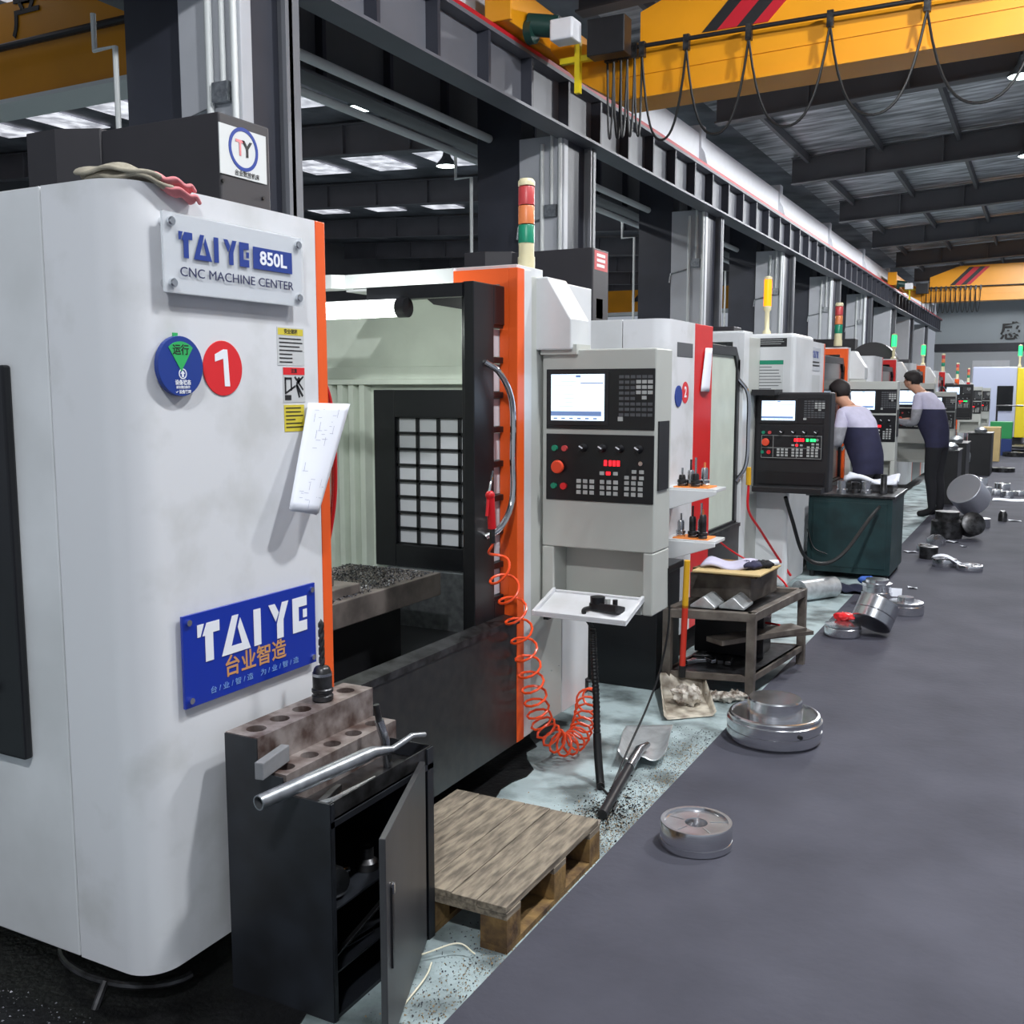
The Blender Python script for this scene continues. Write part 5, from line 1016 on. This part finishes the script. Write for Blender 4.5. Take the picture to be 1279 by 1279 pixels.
# ================================================================ people
def person(label, loc, heading, lean=.0, height=1.0, armup=.0):
    t = thing('person', label, 'person', loc, heading, group='workers at the machines')
    J = {}; E = []; Rr = {}
    def j(n, p, r, frm=None):
        p = Vector(p)
        if p.z > .92: p.x += lean*(p.z-.92)
        J[n] = p*height; Rr[n] = r if isinstance(r, tuple) else (r, r)
        if frm: E.append((frm, n))
    j('pelvis', (0,0,.93), (.150,.185)); j('waist', (.0,0,1.06), (.148,.182), 'pelvis'); j('chest', (.01,0,1.22), (.158,.20), 'waist'); j('yoke', (.0,0,1.36), (.128,.178), 'chest'); j('collar', (.03,0,1.43), (.065,.075), 'yoke')
    j('neck', (.06,0,1.475), .055, 'collar'); j('jaw', (.105,0,1.525), (.068,.066), 'neck'); j('face', (.115,0,1.58), (.088,.076), 'jaw'); j('crown', (.095,0,1.645), (.082,.072), 'face'); j('nose', (.205,0,1.555), .014, 'face')
    for s, n in ((1, 'l'), (-1, 'r')):
        j('sh'+n, (.0, s*.175, 1.37), .075, 'yoke'); j('ua'+n, (.05, s*.215, 1.24), .062, 'sh'+n); j('el'+n, (.11, s*.235, 1.10+armup), .052, 'ua'+n); j('fa'+n, (.24, s*.20, 1.10+armup*1.6), .044, 'el'+n); j('wr'+n, (.35, s*.165, 1.12+armup*2), .031, 'fa'+n); j('pa'+n, (.415, s*.15, 1.125+armup*2.2), (.034,.022), 'wr'+n)
        for k in range(4):
            d = (k-1.5)*.02; L = (.055,.066,.062,.05)[k]
            j('f%d%s' % (k, n), (.445, s*(.15-d*.2)+d, 1.125+armup*2.2), .0105, 'pa'+n); j('g%d%s' % (k, n), (.445+L*.6, s*.148+d*1.1, 1.118+armup*2.2), .009, 'f%d%s' % (k, n)); j('h%d%s' % (k, n), (.445+L, s*.146+d*1.1, 1.095+armup*2.2), .008, 'g%d%s' % (k, n))
        j('th0'+n, (.40, s*.115, 1.13+armup*2.2), .012, 'pa'+n); j('th1'+n, (.435, s*.09, 1.125+armup*2.2), .010, 'th0'+n)
        j('hip'+n, (.0, s*.085, .86), (.105,.095), 'pelvis'); j('knee'+n, (.025, s*.10, .49), (.070,.066), 'hip'+n); j('calf'+n, (-.005, s*.105, .33), (.062,.058), 'knee'+n); j('ank'+n, (-.02, s*.105, .09), (.046,.044), 'calf'+n); j('ball'+n, (.07, s*.115, .045), (.042,.040), 'ank'+n); j('toe'+n, (.15, s*.12, .036), (.034,.032), 'ball'+n)
    names = list(J); idx = {n: i for i, n in enumerate(names)}
    me = bpy.data.meshes.new('body'); me.from_pydata([tuple(J[n]) for n in names], [(idx[a], idx[b]) for a, b in E], [])
    o = bpy.data.objects.new('body_tmp', me); COL.objects.link(o); md = o.modifiers.new('skin', 'SKIN'); md.use_smooth_shade = True
    for n in names:
        sv = me.skin_vertices[0].data[idx[n]]; sv.radius = (Rr[n][0]*height, Rr[n][1]*height); sv.use_root = (n == 'pelvis')
    sb = o.modifiers.new('sub', 'SUBSURF'); sb.levels = 3; sb.render_levels = 3
    dg = bpy.context.evaluated_depsgraph_get(); me2 = bpy.data.meshes.new_from_object(o.evaluated_get(dg)); bpy.data.objects.remove(o); me2.name = 'body'
    bm = bmesh.new(); bm.from_mesh(me2)
    for zc in (.10, .82, 1.02, 1.26, 1.32, 1.455):
        bmesh.ops.bisect_plane(bm, geom=bm.verts[:]+bm.edges[:]+bm.faces[:], plane_co=(0, 0, zc*height), plane_no=(0, 0, 1))
    bm.to_mesh(me2); bm.free()
    me2.materials.clear(); ms = ['skin', 'cloth_lilac', 'cloth_grey', 'cloth_navy', 'cloth_trouser', 'shoe']
    for m in ms: me2.materials.append(MATS[m])
    zmin = min(v.co.z for v in me2.vertices)
    for p in me2.polygons:
        c = p.center/height; x = c.x-(lean*(c.z-.92) if c.z > .92 else 0); ay = abs(c.y); p.use_smooth = True
        if c.z < .10: k = 5
        elif x > .345 and c.z > 1.0: k = 0
        elif c.z > 1.455 or (c.z > 1.44 and x > .06): k = 0
        elif (ay > .172 and c.z > 1.02 or (x > .15 and c.z > 1.0)) and c.z < 1.26: k = 2
        elif c.z > 1.26-.0*x: k = 1
        elif c.z > .82: k = 3
        else: k = 4
        p.material_index = k
    me2.transform(Matrix.Translation((0, 0, -zmin)))
    bo = bpy.data.objects.new('body', me2); place(bo, t)
    # hair cap
    hc = (Vector((.092+lean*.69, 0, 1.612))*height)+Vector((0,0,-zmin)); b = B(); b.sphere(hc, .098*height, 20, 14, (1.02,.90,1.0)); keep = []
    for f in b.f:
        c = sum((Vector(b.v[i]) for i in f), Vector())/len(f)-hc
        if c.z > -.02*height+ .55*c.x or (c.x < -.02 and c.z > -.065*height): keep.append(f)
    rh = random.Random(5); b.v = [tuple(hc+(Vector(v)-hc)*(1+.05*math.sin(37*v[0]+23*v[1])*math.sin(31*v[2])+rh.uniform(-.02,.03))) for v in b.v]
    b.f = keep; O('hair', b, 'hair', t, smooth=True, local=True, solid=.012)
    for s in (1, -1):
        b = B(); b.sphere(hc+Vector((.0, s*.078, -.045))*height, .024*height, 10, 8, (.7,.35,1.1)); O('ear', b, 'skin', t, smooth=True, local=True)
    b = B(); b.sphere(hc+Vector((.083, .03, -.035))*height, .009*height, 8, 6); O('eye', b, 'ink', t, local=True)
    b = B(); b.sphere(hc+Vector((.083, -.03, -.035))*height, .009*height, 8, 6); O('eye', b, 'ink', t, local=True)
    return t
person('worker in navy jacket with lilac shoulders behind the black control panel', (-1.43, 9.80, 0), math.radians(152), lean=.40, height=.965)
person('worker in navy jacket standing head bowed between two control panels', (-1.17, 13.45, 0), math.radians(160), lean=.36, height=1.05)
# dark grey mobile bench beside the first worker's panel is left open to the aisle
